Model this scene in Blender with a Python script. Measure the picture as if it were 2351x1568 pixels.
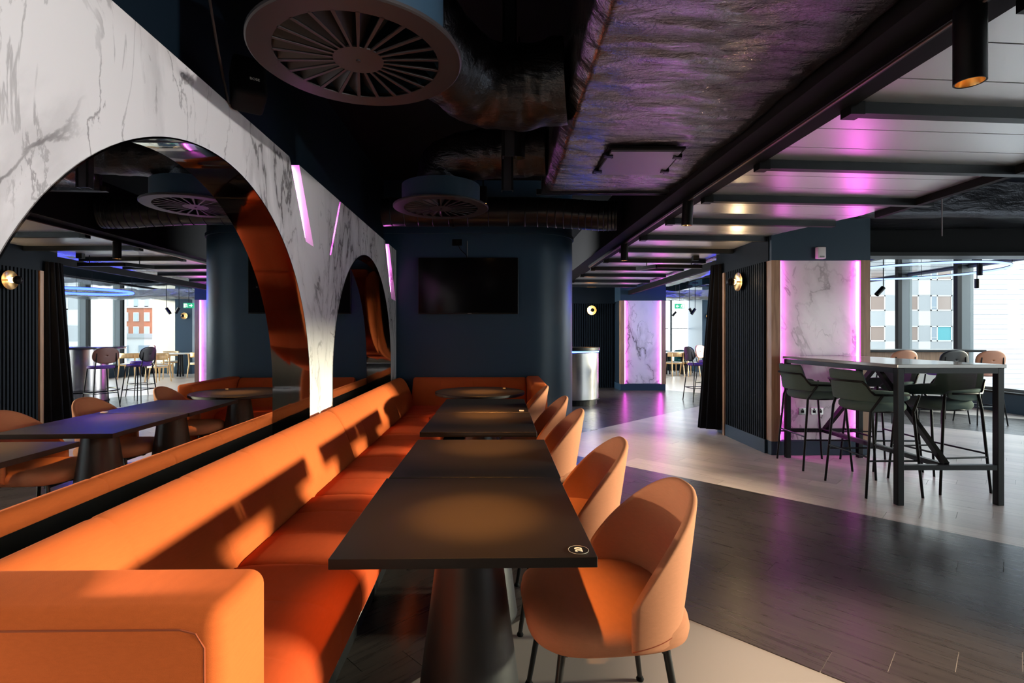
import bpy, bmesh, math, random
from mathutils import Vector, Matrix, noise
from mathutils.geometry import tessellate_polygon
PI = math.pi
sc = bpy.context.scene
COL = sc.collection
for o in list(bpy.data.objects): bpy.data.objects.remove(o)
random.seed(7)
R = math.radians

# ------------------------------------------------------------------ camera, world, sun, exposure
CAMZ = 1.33
cd = bpy.data.cameras.new('camera'); cam = bpy.data.objects.new('camera', cd); COL.objects.link(cam)
cam.location = (0, 0, CAMZ); cam.rotation_euler = (PI/2, 0, 0)
cd.sensor_width = 36; cd.lens = 36*1180/2351
cd.shift_x = 25.5/2351; cd.shift_y = -15/2351
cd.clip_start = .05; cd.clip_end = 600
sc.camera = cam

SUN_E = 7.5
W = bpy.data.worlds.new('world'); sc.world = W; W.use_nodes = True
nt = W.node_tree
bg = nt.nodes['Background']
tc = nt.nodes.new('ShaderNodeTexCoord'); sx = nt.nodes.new('ShaderNodeSeparateXYZ'); rp = nt.nodes.new('ShaderNodeValToRGB')
nt.links.new(tc.outputs['Generated'], sx.inputs[0]); nt.links.new(sx.outputs['Z'], rp.inputs[0]); nt.links.new(rp.outputs[0], bg.inputs['Color'])
rp.color_ramp.elements[0].color = (.96, .98, 1, 1); rp.color_ramp.elements[1].color = (.80, .90, 1, 1)
bg.inputs['Strength'].default_value = 5.2
sl = bpy.data.lights.new('sun', 'SUN'); so = bpy.data.objects.new('sun', sl); COL.objects.link(so)
sl.energy = 12.8; sl.angle = R(5.5); sl.color = (1, .88, .64)
so.location = (12, 2, 5)
so.rotation_euler = Vector((-math.cos(R(SUN_E)), -.03, -math.sin(R(SUN_E)))).to_track_quat('-Z', 'Y').to_euler()

vs = sc.view_settings
vs.view_transform = 'Standard'; vs.look = 'None'; vs.gamma = 1; vs.use_curve_mapping = False
sc.display_settings.display_device = 'sRGB'
vs.exposure = 0.5
cy = sc.cycles
cy.max_bounces = 7; cy.diffuse_bounces = 4; cy.glossy_bounces = 5; cy.transmission_bounces = 4; cy.transparent_max_bounces = 8
cy.sample_clamp_indirect = 6; cy.use_denoising = True; cy.caustics_reflective = True; cy.caustics_refractive = False
cy.blur_glossy = .6
try:
    cy.use_adaptive_sampling = True; cy.adaptive_threshold = .02
    cy.denoiser = 'OPENIMAGEDENOISE'; cy.denoising_input_passes = 'RGB_ALBEDO_NORMAL'
except Exception: pass

# ------------------------------------------------------------------ materials
MATS = {}
def newmat(name):
    m = bpy.data.materials.new(name); m.use_nodes = True
    MATS[name] = m
    return m, m.node_tree, m.node_tree.nodes['Principled BSDF']
def S(b, **kw):
    for k, v in kw.items():
        k = k.replace('_', ' ')
        if isinstance(v, (tuple, list)) and len(v) == 3: v = (*v, 1)
        b.inputs[k].default_value = v
def basic(name, col, rough=.5, metal=0, spec=.5, bump=None, var=None):
    m, nt, b = newmat(name)
    S(b, Base_Color=col, Roughness=rough, Metallic=metal, Specular_IOR_Level=spec)
    t = nt.nodes.new('ShaderNodeTexCoord')
    if bump:
        sca, stg = bump
        n = nt.nodes.new('ShaderNodeTexNoise'); n.inputs['Scale'].default_value = sca; n.inputs['Detail'].default_value = 4
        nt.links.new(t.outputs['Object'], n.inputs['Vector'])
        bp = nt.nodes.new('ShaderNodeBump'); bp.inputs['Strength'].default_value = stg; bp.inputs['Distance'].default_value = .01
        nt.links.new(n.outputs[0], bp.inputs['Height']); nt.links.new(bp.outputs[0], b.inputs['Normal'])
    if var:
        sca, amt = var
        n = nt.nodes.new('ShaderNodeTexNoise'); n.inputs['Scale'].default_value = sca; n.inputs['Detail'].default_value = 5
        nt.links.new(t.outputs['Object'], n.inputs['Vector'])
        mx = nt.nodes.new('ShaderNodeMix'); mx.data_type = 'RGBA'
        mx.inputs[6].default_value = (*[c*(1-amt) for c in col], 1); mx.inputs[7].default_value = (*[min(1, c*(1+amt)) for c in col], 1)
        nt.links.new(n.outputs[0], mx.inputs[0]); nt.links.new(mx.outputs[2], b.inputs['Base Color'])
    return m
def emis(name, col, st):
    m, nt, b = newmat(name)
    S(b, Base_Color=(0, 0, 0), Emission_Color=col, Emission_Strength=st, Roughness=.6)
    return m
def fabric(name, col, weave=700, amt=.12, sheen=.25):
    m, nt, b = newmat(name)
    S(b, Roughness=.9, Specular_IOR_Level=.15, Sheen_Weight=sheen, Sheen_Roughness=.5, Sheen_Tint=col)
    t = nt.nodes.new('ShaderNodeTexCoord')
    n = nt.nodes.new('ShaderNodeTexNoise'); n.inputs['Scale'].default_value = weave; n.inputs['Detail'].default_value = 2
    n2 = nt.nodes.new('ShaderNodeTexNoise'); n2.inputs['Scale'].default_value = 60; n2.inputs['Detail'].default_value = 6
    mp = nt.nodes.new('ShaderNodeMapping'); mp.inputs['Scale'].default_value = (1, .4, 3)
    nt.links.new(t.outputs['Object'], n.inputs['Vector']); nt.links.new(t.outputs['Object'], mp.inputs[0]); nt.links.new(mp.outputs[0], n2.inputs['Vector'])
    ad = nt.nodes.new('ShaderNodeMath'); ad.operation = 'ADD'
    nt.links.new(n.outputs[0], ad.inputs[0]); nt.links.new(n2.outputs[0], ad.inputs[1])
    hf = nt.nodes.new('ShaderNodeMath'); hf.operation = 'MULTIPLY'; hf.inputs[1].default_value = .5; nt.links.new(ad.outputs[0], hf.inputs[0])
    mx = nt.nodes.new('ShaderNodeMix'); mx.data_type = 'RGBA'
    mx.inputs[6].default_value = (*[c*(1-amt*2) for c in col], 1); mx.inputs[7].default_value = (*[min(1, c*(1+amt*2)) for c in col], 1)
    nt.links.new(hf.outputs[0], mx.inputs[0]); nt.links.new(mx.outputs[2], b.inputs['Base Color'])
    bp = nt.nodes.new('ShaderNodeBump'); bp.inputs['Strength'].default_value = .12; bp.inputs['Distance'].default_value = .002
    nt.links.new(n.outputs[0], bp.inputs['Height']); nt.links.new(bp.outputs[0], b.inputs['Normal'])
    return m
def marble(name, scale=1.0, seed=0., warm=1.0):
    m, nt, b = newmat(name)
    S(b, Roughness=.16, Specular_IOR_Level=.45)
    t = nt.nodes.new('ShaderNodeTexCoord')
    mp = nt.nodes.new('ShaderNodeMapping'); mp.inputs['Location'].default_value = (seed, seed*.7, seed*1.3)
    mp.inputs['Rotation'].default_value = (R(38), 0, R(12)); mp.inputs['Scale'].default_value = (1.0*scale, 1.25*scale, .55*scale)
    nt.links.new(t.outputs['Object'], mp.inputs[0])
    def vein(sca, dist, width, det, off):
        n = nt.nodes.new('ShaderNodeTexNoise'); n.inputs['Scale'].default_value = sca; n.inputs['Detail'].default_value = det
        n.inputs['Roughness'].default_value = .55; n.inputs['Distortion'].default_value = dist
        mo = nt.nodes.new('ShaderNodeVectorMath'); mo.operation = 'ADD'; mo.inputs[1].default_value = (off, off, off)
        nt.links.new(mp.outputs[0], mo.inputs[0]); nt.links.new(mo.outputs[0], n.inputs['Vector'])
        s = nt.nodes.new('ShaderNodeMath'); s.operation = 'SUBTRACT'; s.inputs[1].default_value = .5; nt.links.new(n.outputs[0], s.inputs[0])
        a = nt.nodes.new('ShaderNodeMath'); a.operation = 'ABSOLUTE'; nt.links.new(s.outputs[0], a.inputs[0])
        mr = nt.nodes.new('ShaderNodeMapRange'); mr.interpolation_type = 'SMOOTHERSTEP'
        mr.inputs[1].default_value = 0; mr.inputs[2].default_value = width; mr.inputs[3].default_value = 1; mr.inputs[4].default_value = 0
        nt.links.new(a.outputs[0], mr.inputs[0])
        return mr.outputs[0]
    def mask(sca, lo, hi, off):
        n = nt.nodes.new('ShaderNodeTexNoise'); n.inputs['Scale'].default_value = sca; n.inputs['Detail'].default_value = 3
        mo = nt.nodes.new('ShaderNodeVectorMath'); mo.operation = 'ADD'; mo.inputs[1].default_value = (off, off, off)
        nt.links.new(mp.outputs[0], mo.inputs[0]); nt.links.new(mo.outputs[0], n.inputs['Vector'])
        mr = nt.nodes.new('ShaderNodeMapRange'); mr.inputs[1].default_value = lo; mr.inputs[2].default_value = hi
        nt.links.new(n.outputs[0], mr.inputs[0]); return mr.outputs[0]
    def mul(a, bb, k=1):
        x = nt.nodes.new('ShaderNodeMath'); x.operation = 'MULTIPLY'; nt.links.new(a, x.inputs[0]); nt.links.new(bb, x.inputs[1])
        y = nt.nodes.new('ShaderNodeMath'); y.operation = 'MULTIPLY'; nt.links.new(x.outputs[0], y.inputs[0]); y.inputs[1].default_value = k
        return y.outputs[0]
    v1 = mul(vein(1.5, .55, .018, 9, 0), mask(1.6, .40, .56, 11), .85)
    v2 = mul(vein(3.4, .8, .022, 8, 5), mask(2.2, .45, .62, 3), .6)
    v3 = mul(vein(1.5, .55, .09, 9, 0), mask(1.6, .40, .58, 11), .30)
    def add(a, bb):
        x = nt.nodes.new('ShaderNodeMath'); x.operation = 'MAXIMUM'; nt.links.new(a, x.inputs[0]); nt.links.new(bb, x.inputs[1]); return x.outputs[0]
    tot = add(add(v1, v2), v3)
    mx = nt.nodes.new('ShaderNodeMix'); mx.data_type = 'RGBA'
    mx.inputs[6].default_value = (.86, .845*warm, .84*warm, 1); mx.inputs[7].default_value = (.11, .10, .10, 1)
    nt.links.new(tot, mx.inputs[0]); nt.links.new(mx.outputs[2], b.inputs['Base Color'])
    return m
def foil(name, col, rough, st1=.55, metal=.9):
    m, nt, b = newmat(name)
    S(b, Base_Color=col, Roughness=rough, Metallic=metal)
    t = nt.nodes.new('ShaderNodeTexCoord')
    mp = nt.nodes.new('ShaderNodeMapping'); mp.inputs['Scale'].default_value = (1.3, 5.5, 4); mp.inputs['Rotation'].default_value = (0, 0, R(-14))
    nt.links.new(t.outputs['Object'], mp.inputs[0])
    n = nt.nodes.new('ShaderNodeTexNoise'); n.inputs['Scale'].default_value = 2.2; n.inputs['Detail'].default_value = 7; n.inputs['Distortion'].default_value = .6; n.inputs['Roughness'].default_value = .6
    nt.links.new(mp.outputs[0], n.inputs['Vector'])
    n2 = nt.nodes.new('ShaderNodeTexNoise'); n2.inputs['Scale'].default_value = 34; n2.inputs['Detail'].default_value = 5; n2.inputs['Distortion'].default_value = 1.2
    nt.links.new(t.outputs['Object'], n2.inputs['Vector'])
    b1 = nt.nodes.new('ShaderNodeBump'); b1.inputs['Strength'].default_value = st1; b1.inputs['Distance'].default_value = .05
    nt.links.new(n.outputs[0], b1.inputs['Height'])
    b2 = nt.nodes.new('ShaderNodeBump'); b2.inputs['Strength'].default_value = .3; b2.inputs['Distance'].default_value = .01
    nt.links.new(n2.outputs[0], b2.inputs['Height']); nt.links.new(b1.outputs[0], b2.inputs['Normal']); nt.links.new(b2.outputs[0], b.inputs['Normal'])
    return m
def woodmat(name, c1, c2, axis='Z', rough=.45):
    m, nt, b = newmat(name)
    S(b, Roughness=rough)
    t = nt.nodes.new('ShaderNodeTexCoord'); mp = nt.nodes.new('ShaderNodeMapping')
    mp.inputs['Scale'].default_value = {'Z': (14, 14, .9), 'X': (.9, 14, 14), 'Y': (14, .9, 14)}[axis]
    nt.links.new(t.outputs['Object'], mp.inputs[0])
    n = nt.nodes.new('ShaderNodeTexNoise'); n.inputs['Scale'].default_value = 2.5; n.inputs['Detail'].default_value = 6; n.inputs['Distortion'].default_value = .8
    nt.links.new(mp.outputs[0], n.inputs['Vector'])
    mx = nt.nodes.new('ShaderNodeMix'); mx.data_type = 'RGBA'; mx.inputs[6].default_value = (*c1, 1); mx.inputs[7].default_value = (*c2, 1)
    mr = nt.nodes.new('ShaderNodeMapRange'); mr.inputs[1].default_value = .3; mr.inputs[2].default_value = .7
    nt.links.new(n.outputs[0], mr.inputs[0]); nt.links.new(mr.outputs[0], mx.inputs[0]); nt.links.new(mx.outputs[2], b.inputs['Base Color'])
    return m
def plankmat(name, c1, c2, rough):
    m, nt, b = newmat(name)
    S(b, Specular_IOR_Level=.5)
    t = nt.nodes.new('ShaderNodeTexCoord'); oi = nt.nodes.new('ShaderNodeObjectInfo')
    mp = nt.nodes.new('ShaderNodeMapping'); mp.inputs['Scale'].default_value = (2.6, 48, 1)
    nt.links.new(t.outputs['UV'], mp.inputs[0])
    mu = nt.nodes.new('ShaderNodeMath'); mu.operation = 'MULTIPLY'; mu.inputs[1].default_value = 37; nt.links.new(oi.outputs['Random'], mu.inputs[0])
    cb = nt.nodes.new('ShaderNodeCombineXYZ'); nt.links.new(mu.outputs[0], cb.inputs[0]); nt.links.new(mu.outputs[0], cb.inputs[2])
    nt.links.new(cb.outputs[0], mp.inputs['Location'])
    n = nt.nodes.new('ShaderNodeTexNoise'); n.inputs['Scale'].default_value = 1.0; n.inputs['Detail'].default_value = 7; n.inputs['Roughness'].default_value = .65; n.inputs['Distortion'].default_value = .5
    nt.links.new(mp.outputs[0], n.inputs['Vector'])
    mr = nt.nodes.new('ShaderNodeMapRange'); mr.inputs[1].default_value = .28; mr.inputs[2].default_value = .72; nt.links.new(n.outputs[0], mr.inputs[0])
    mx = nt.nodes.new('ShaderNodeMix'); mx.data_type = 'RGBA'; mx.inputs[6].default_value = (*c1, 1); mx.inputs[7].default_value = (*c2, 1)
    nt.links.new(mr.outputs[0], mx.inputs[0])
    hs = nt.nodes.new('ShaderNodeHueSaturation'); v = nt.nodes.new('ShaderNodeMapRange'); v.inputs[3].default_value = .86; v.inputs[4].default_value = 1.14
    nt.links.new(oi.outputs['Random'], v.inputs[0]); nt.links.new(v.outputs[0], hs.inputs['Value']); nt.links.new(mx.outputs[2], hs.inputs['Color'])
    nt.links.new(hs.outputs[0], b.inputs['Base Color'])
    rr = nt.nodes.new('ShaderNodeMapRange'); rr.inputs[3].default_value = rough-.05; rr.inputs[4].default_value = rough+.08
    nt.links.new(n.outputs[0], rr.inputs[0]); nt.links.new(rr.outputs[0], b.inputs['Roughness'])
    bp = nt.nodes.new('ShaderNodeBump'); bp.inputs['Strength'].default_value = .05; bp.inputs['Distance'].default_value = .002
    nt.links.new(n.outputs[0], bp.inputs['Height']); nt.links.new(bp.outputs[0], b.inputs['Normal'])
    return m
def glassmat(name, tint=(.93, .97, .96)):
    m = bpy.data.materials.new(name); m.use_nodes = True; MATS[name] = m
    nt = m.node_tree; nt.nodes.clear()
    o = nt.nodes.new('ShaderNodeOutputMaterial'); mx = nt.nodes.new('ShaderNodeMixShader'); tr = nt.nodes.new('ShaderNodeBsdfTransparent'); gl = nt.nodes.new('ShaderNodeBsdfGlossy')
    tr.inputs[0].default_value = (*tint, 1); gl.inputs['Roughness'].default_value = .02
    lw = nt.nodes.new('ShaderNodeLayerWeight'); pw = nt.nodes.new('ShaderNodeMath'); pw.operation = 'POWER'; pw.inputs[1].default_value = 5
    nt.links.new(lw.outputs['Facing'], pw.inputs[0]); fr = nt.nodes.new('ShaderNodeMath'); fr.operation = 'MULTIPLY_ADD'; fr.inputs[1].default_value = .9; fr.inputs[2].default_value = .035
    nt.links.new(pw.outputs[0], fr.inputs[0]); nt.links.new(fr.outputs[0], mx.inputs[0]); nt.links.new(tr.outputs[0], mx.inputs[1]); nt.links.new(gl.outputs[0], mx.inputs[2]); nt.links.new(mx.outputs[0], o.inputs[0])
    return m

navy = basic('navy_paint', (.025, .060, .103), .40, spec=.4, bump=(60, .05))
navy2 = basic('navy_header_paint', (.018, .042, .070), .5, spec=.35, bump=(60, .05))
navydk = basic('navy_dark', (.005, .014, .025), .55, spec=.3)
black = basic('black_metal', (.004, .004, .005), .38, spec=.22)
blackm = basic('black_matt', (.004, .004, .005), .7, spec=.15)
ceilblk = basic('ceiling_black', (.004, .005, .007), .8, spec=.15)
gunmetal = basic('diffuser_metal', (.030, .026, .028), .42, metal=.3, bump=(400, .04))
soffit = basic('soffit_metal', (.92, .92, .93), .33, metal=.9, bump=(5, .03))
soffbeam = basic('soffit_beam_paint', (.009, .012, .017), .4, spec=.3)
steel = basic('brushed_steel', (.58, .56, .55), .24, metal=1)
chrome = basic('dark_chrome', (.22, .205, .20), .05, metal=1)
mirror = basic('mirror_glass', (.82, .84, .85), .0, metal=1)
marble_m = marble('marble_wall_panel')
marble_p = marble('marble_pillar_panel', 1.0, 4.3)
marble_p2 = marble('marble_far_panel', 1.0, 9.1)
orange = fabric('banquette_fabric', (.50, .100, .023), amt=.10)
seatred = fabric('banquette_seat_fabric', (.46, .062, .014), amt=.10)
orangek = basic('seam_thread', (.26, .045, .012), .9)
chairf = fabric('terracotta_fabric', (.44, .18, .098), amt=.09)
legblk = basic('leg_black', (.010, .011, .012), .35)
tabtop = basic('tabletop_laminate', (.010, .0078, .0074), .44, spec=.2, bump=(900, .05))
tabcone = basic('table_cone_paint', (.014, .015, .017), .42, bump=(700, .08))
whitep = basic('white_print', (.75, .72, .66), .5)
foild = foil('duct_foil', (.32, .31, .38), .16, .35)
foilb = foil('duct_foil_dark', (.055, .056, .066), .28, .35)
foilw = foil('duct_foil_bright', (.24, .25, .28), .22, .4)
spiral = basic('spiral_duct_black', (.012, .014, .018), .3, metal=.3)
tvscr = basic('screen_glass', (.003, .003, .0035), .12)
tvbez = basic('screen_bezel', (.006, .006, .006), .3)
wood = woodmat('oak_trim', (.30, .16, .085), (.48, .28, .16))
ash = woodmat('ash_chair_wood', (.62, .37, .14), (.78, .50, .22))
greenf = fabric('green_fabric', (.095, .135, .125), amt=.10)
tanl = basic('tan_leather', (.47, .19, .10), .45, bump=(120, .06))
blkl = basic('black_leather', (.014, .014, .016), .42)
brwnl = basic('brown_leather', (.13, .045, .03), .45)
pinkl = basic('blush_leather', (.55, .26, .19), .5)
purpf = basic('violet_seat_fabric', (.10, .035, .20), .8)
stone = basic('stone_top', (.30, .285, .275), .12, var=(300, .35))
whitel = basic('white_laminate', (.75, .75, .74), .25)
lightgrey = basic('light_grey_board', (.55, .53, .50), .5)
brass = basic('brass', (.72, .48, .22), .25, metal=1)
whiteplastic = basic('white_plastic', (.75, .73, .74), .4)
curt = fabric('black_velvet', (.008, .008, .010), amt=.2, sheen=.05)
slatm = basic('slat_paint', (.005, .009, .014), .6, spec=.12)
framegrey = basic('window_frame_grey', (.10, .12, .13), .45)
bluewall = basic('blue_wall_paint', (.036, .078, .105), .6)
teal = fabric('teal_fabric', (.02, .11, .12))
plankL = plankmat('plank_light', (.58, .49, .43), (.78, .69, .62), .28)
plankD = plankmat('plank_dark', (.034, .029, .028), (.074, .062, .058), .27)
subfl = basic('subfloor', (.30, .27, .25), .8)
glass = glassmat('window_glass')
pink = emis('pink_led', (1, .10, .86), 15)
pinkw = emis('pink_led_core', (1, .20, .90), 22)
bluel = emis('blue_led', (.006, .013, 1), 42)
blued = emis('blue_underglow', (.02, .10, 1), 30)
bluew = emis('blue_led_tube', (.30, .42, 1), 1.7)
warml = emis('warm_lamp', (1, .55, .16), 22)
warmb = emis('warm_bulb', (1, .62, .26), 10)
green_s = emis('sign_green', (.03, .45, .22), 1.0)
white_s = emis('sign_white', (.85, 1, .92), 1.2)
cream = basic('facade_white', (.40, .40, .40), .8)
fgrey = basic('facade_grey', (.25, .26, .27), .8)
fjoint = basic('facade_joint', (.62, .65, .70), .9)
fwhite2 = basic('facade_cladding', (.30, .32, .35), .8)
fwin = basic('far_window', (.20, .15, .13), .25)
fteal = basic('far_curtain', (.06, .25, .28), .6)
brick = basic('far_brick', (.24, .085, .045), .9, var=(1, .15))
fdark = basic('far_dark_window', (.18, .22, .26), .2)

# ------------------------------------------------------------------ mesh builder
class MB:
    def __init__(s): s.v = []; s.f = []; s.uv = None
    def add(s, vs, fs):
        k = len(s.v); s.v += [Vector(p) for p in vs]; s.f += [tuple(i+k for i in f) for f in fs]; return s
    def box(s, x0, x1, y0, y1, z0, z1, bev=0, seg=2):
        if bev:
            bm = bmesh.new(); bmesh.ops.create_cube(bm, size=1)
            for v in bm.verts: v.co = Vector(((x0+x1)/2+v.co.x*(x1-x0), (y0+y1)/2+v.co.y*(y1-y0), (z0+z1)/2+v.co.z*(z1-z0)))
            bmesh.ops.bevel(bm, geom=bm.edges[:], offset=bev, segments=seg, profile=.5, affect='EDGES')
            bm.verts.index_update()
            s.add([v.co.copy() for v in bm.verts], [[v.index for v in f.verts] for f in bm.faces]); bm.free(); return s
        s.add([(x0,y0,z0),(x1,y0,z0),(x1,y1,z0),(x0,y1,z0),(x0,y0,z1),(x1,y0,z1),(x1,y1,z1),(x0,y1,z1)],
              [(0,3,2,1),(4,5,6,7),(0,1,5,4),(1,2,6,5),(2,3,7,6),(3,0,4,7)]); return s
    def prism(s, poly, z0, z1):
        n = len(poly); a = sum(poly[i][0]*poly[(i+1)%n][1]-poly[(i+1)%n][0]*poly[i][1] for i in range(n))
        if a < 0: poly = poly[::-1]
        tri = tessellate_polygon([[Vector((p[0], p[1], 0)) for p in poly]])
        vs = [(p[0], p[1], z0) for p in poly]+[(p[0], p[1], z1) for p in poly]
        fs = []
        for t in tri:
            ta = [poly[i] for i in t]
            ar = (ta[1][0]-ta[0][0])*(ta[2][1]-ta[0][1])-(ta[2][0]-ta[0][0])*(ta[1][1]-ta[0][1])
            if ar < 0: t = t[::-1]
            fs.append(tuple(i+n for i in t)); fs.append(tuple(t[::-1]))
        for i in range(n): j = (i+1) % n; fs.append((i, j, j+n, i+n))
        s.add(vs, fs); return s
    def tube(s, pts, r, n=8, closed=False, caps=True):
        pts = [Vector(p) for p in pts]; m = len(pts)
        rs = r if isinstance(r, (list, tuple)) else [r]*m
        k = len(s.v); up = None
        for i, p in enumerate(pts):
            if closed: d = pts[(i+1) % m]-pts[i-1]
            else: d = pts[min(i+1, m-1)]-pts[max(i-1, 0)]
            d.normalize()
            if up is None:
                up = Vector((0, 0, 1)) if abs(d.z) < .9 else Vector((1, 0, 0))
            up = (up-d*up.dot(d)).normalized(); w = d.cross(up)
            for j in range(n):
                a = 2*PI*j/n; s.v.append(p+(up*math.cos(a)+w*math.sin(a))*rs[i])
        for i in range(m if closed else m-1):
            i2 = (i+1) % m
            for j in range(n):
                j2 = (j+1) % n; s.f.append((k+i*n+j, k+i*n+j2, k+i2*n+j2, k+i2*n+j))
        if not closed and caps:
            s.f.append(tuple(k+j for j in range(n))[::-1]); s.f.append(tuple(k+(m-1)*n+j for j in range(n)))
        return s
    def bar(s, a, b, w, h=None, up=(0, 0, 1)):
        a, b = Vector(a), Vector(b); h = h or w; d = (b-a).normalized(); u = Vector(up)
        if abs(d.dot(u)) > .98: u = Vector((1, 0, 0))
        u = (u-d*u.dot(d)).normalized(); x = d.cross(u)
        vs = []
        for p in (a, b):
            for sx, sy in ((-1,-1),(1,-1),(1,1),(-1,1)): vs.append(p+x*sx*w/2+u*sy*h/2)
        s.add(vs, [(0,3,2,1),(4,5,6,7),(0,1,5,4),(1,2,6,5),(2,3,7,6),(3,0,4,7)]); return s
    def lathe(s, prof, c=(0, 0, 0), n=32, a0=0, a1=2*PI):
        full = abs(a1-a0-2*PI) < 1e-6; k = len(s.v); m = len(prof); cols = n if full else n+1
        for i in range(cols):
            a = a0+(a1-a0)*i/n
            for r, z in prof: s.v.append(Vector((c[0]+r*math.cos(a), c[1]+r*math.sin(a), c[2]+z)))
        for i in range(n):
            i2 = (i+1) % cols
            for j in range(m-1):
                q = (k+i*m+j, k+i2*m+j, k+i2*m+j+1, k+i*m+j+1)
                if prof[j][0] == 0: q = (q[0], q[2], q[3])
                elif prof[j+1][0] == 0: q = (q[0], q[1], q[2])
                s.f.append(q)
        return s
    def grid(s, fn, nu, nv, wrapu=False):
        k = len(s.v); cu = nu if wrapu else nu+1
        for i in range(cu):
            for j in range(nv+1): s.v.append(Vector(fn(i/nu, j/nv)))
        for i in range(nu):
            i2 = (i+1) % cu
            for j in range(nv): s.f.append((k+i*(nv+1)+j, k+i2*(nv+1)+j, k+i2*(nv+1)+j+1, k+i*(nv+1)+j+1))
        return s
    def sweep(s, prof, stations, mapf):
        """prof: closed (p,q) polygon; stations: (t, inset); mapf(p,q,t)->xyz"""
        n = len(prof); k = len(s.v)
        a = sum(prof[i][0]*prof[(i+1) % n][1]-prof[(i+1) % n][0]*prof[i][1] for i in range(n)); sg = 1 if a > 0 else -1
        nrm = []
        for i in range(n):
            d = Vector((prof[(i+1) % n][0]-prof[i-1][0], prof[(i+1) % n][1]-prof[i-1][1])).normalized(); nrm.append((-d.y*sg, d.x*sg))
        for t, ins in stations:
            for i, (p, q) in enumerate(prof): s.v.append(Vector(mapf(p+nrm[i][0]*ins, q+nrm[i][1]*ins, t)))
        for i in range(len(stations)-1):
            for j in range(n): j2 = (j+1) % n; s.f.append((k+i*n+j, k+i*n+j2, k+(i+1)*n+j2, k+(i+1)*n+j))
        s.f.append(tuple(k+j for j in range(n))[::-1]); s.f.append(tuple(k+(len(stations)-1)*n+j for j in range(n)))
        return s
    def cushion(s, c, rx, ry, z0, z1, e=.03, pw=2.6, n=40, crown=.01):
        h = z1-z0; rings = []
        for k in range(6): a = -PI/2+PI*k/5*1; rings.append((e*(1-math.cos(a)), (z0+z1)/2+h/2*math.sin(a)))
        kk = len(s.v); m = len(rings)
        for i in range(n):
            a = 2*PI*i/n; ca, sa = math.cos(a), math.sin(a)
            ux = math.copysign(abs(ca)**(2/pw), ca); uy = math.copysign(abs(sa)**(2/pw), sa)
            for ins, z in rings: s.v.append(Vector((c[0]+ux*(rx-ins), c[1]+uy*(ry-ins), z)))
        for i in range(n):
            i2 = (i+1) % n
            for j in range(m-1): s.f.append((kk+i*m+j, kk+i2*m+j, kk+i2*m+j+1, kk+i*m+j+1))
        kt = len(s.v); s.v.append(Vector((c[0], c[1], z1+crown))); s.v.append(Vector((c[0], c[1], z0)))
        for i in range(n):
            i2 = (i+1) % n; s.f.append((kk+i*m+m-1, kk+i2*m+m-1, kt)); s.f.append((kk+i2*m, kk+i*m, kt+1))
        return s
    def xf(s, M):
        s.v = [M @ p for p in s.v]; return s
    def mesh(s, name, mat, smooth=False, angle=None, off=(0, 0, 0)):
        me = bpy.data.meshes.new(name); off = Vector(off)
        me.from_pydata([p-off for p in s.v], [], s.f); me.validate(); 
        bm = bmesh.new(); bm.from_mesh(me); bmesh.ops.recalc_face_normals(bm, faces=bm.faces[:]); bm.to_mesh(me); bm.free()
        if mat: me.materials.append(mat)
        if smooth:
            for p in me.polygons: p.use_smooth = True
            try: me.set_sharp_from_angle(angle=R(angle or 40))
            except Exception: pass
        return me

def link(o, parent=None):
    COL.objects.link(o)
    if parent: o.parent = parent
    return o
def wloc(o):
    p = Vector((0, 0, 0))
    while o: p += o.location; o = o.parent
    return p
def part(name, mb, mat, parent=None, smooth=False, angle=None, label=None, mods=None, origin=None):
    """world-coordinate geometry -> one mesh object (child of parent, or top-level with its own origin)"""
    if parent: off = wloc(parent); loc = Vector((0, 0, 0))
    else:
        if origin is None:
            xs = [p.x for p in mb.v]; ys = [p.y for p in mb.v]; zs = [p.z for p in mb.v]
            origin = ((min(xs)+max(xs))/2, (min(ys)+max(ys))/2, min(zs))
        off = Vector(origin); loc = Vector(origin)
    me = mb.mesh(name, mat, smooth, angle, off)
    o = bpy.data.objects.new(name, me); o.location = loc; link(o, parent)
    if label: o['label'] = label
    for md in (mods or []):
        if md[0] == 'sub': m = o.modifiers.new('sub', 'SUBSURF'); m.levels = md[1]; m.render_levels = md[1]
        if md[0] == 'sol': m = o.modifiers.new('sol', 'SOLIDIFY'); m.thickness = md[1]; m.offset = md[2]
        if md[0] == 'bev': m = o.modifiers.new('bev', 'BEVEL'); m.width = md[1]; m.segments = md[2]; m.limit_method = 'ANGLE'
    return o
def tag(o, label, cat, group=None, kind=None):
    o['label'] = label; o['category'] = cat
    if group: o['group'] = group
    if kind: o['kind'] = kind
    return o
def thing(name, loc, label, cat, group=None, rz=0):
    o = bpy.data.objects.new(name, None); o.empty_display_size = .1; o.location = loc; o.rotation_euler.z = rz; link(o)
    return tag(o, label, cat, group)
def struct(name, mb, mat, **k):
    o = part(name, mb, mat, **k); o['kind'] = 'structure'; return o
def copy_tree(o, parent=None):
    c = o.copy(); COL.objects.link(c)
    if parent: c.parent = parent
    for ch in list(o.children): copy_tree(ch, c)
    return c
def place(proto, used, loc, rz, label, group, name=None):
    o = proto if not used else copy_tree(proto)
    o.location = loc; o.rotation_euler.z = rz; o['label'] = label; o['group'] = group
    return o
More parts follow.
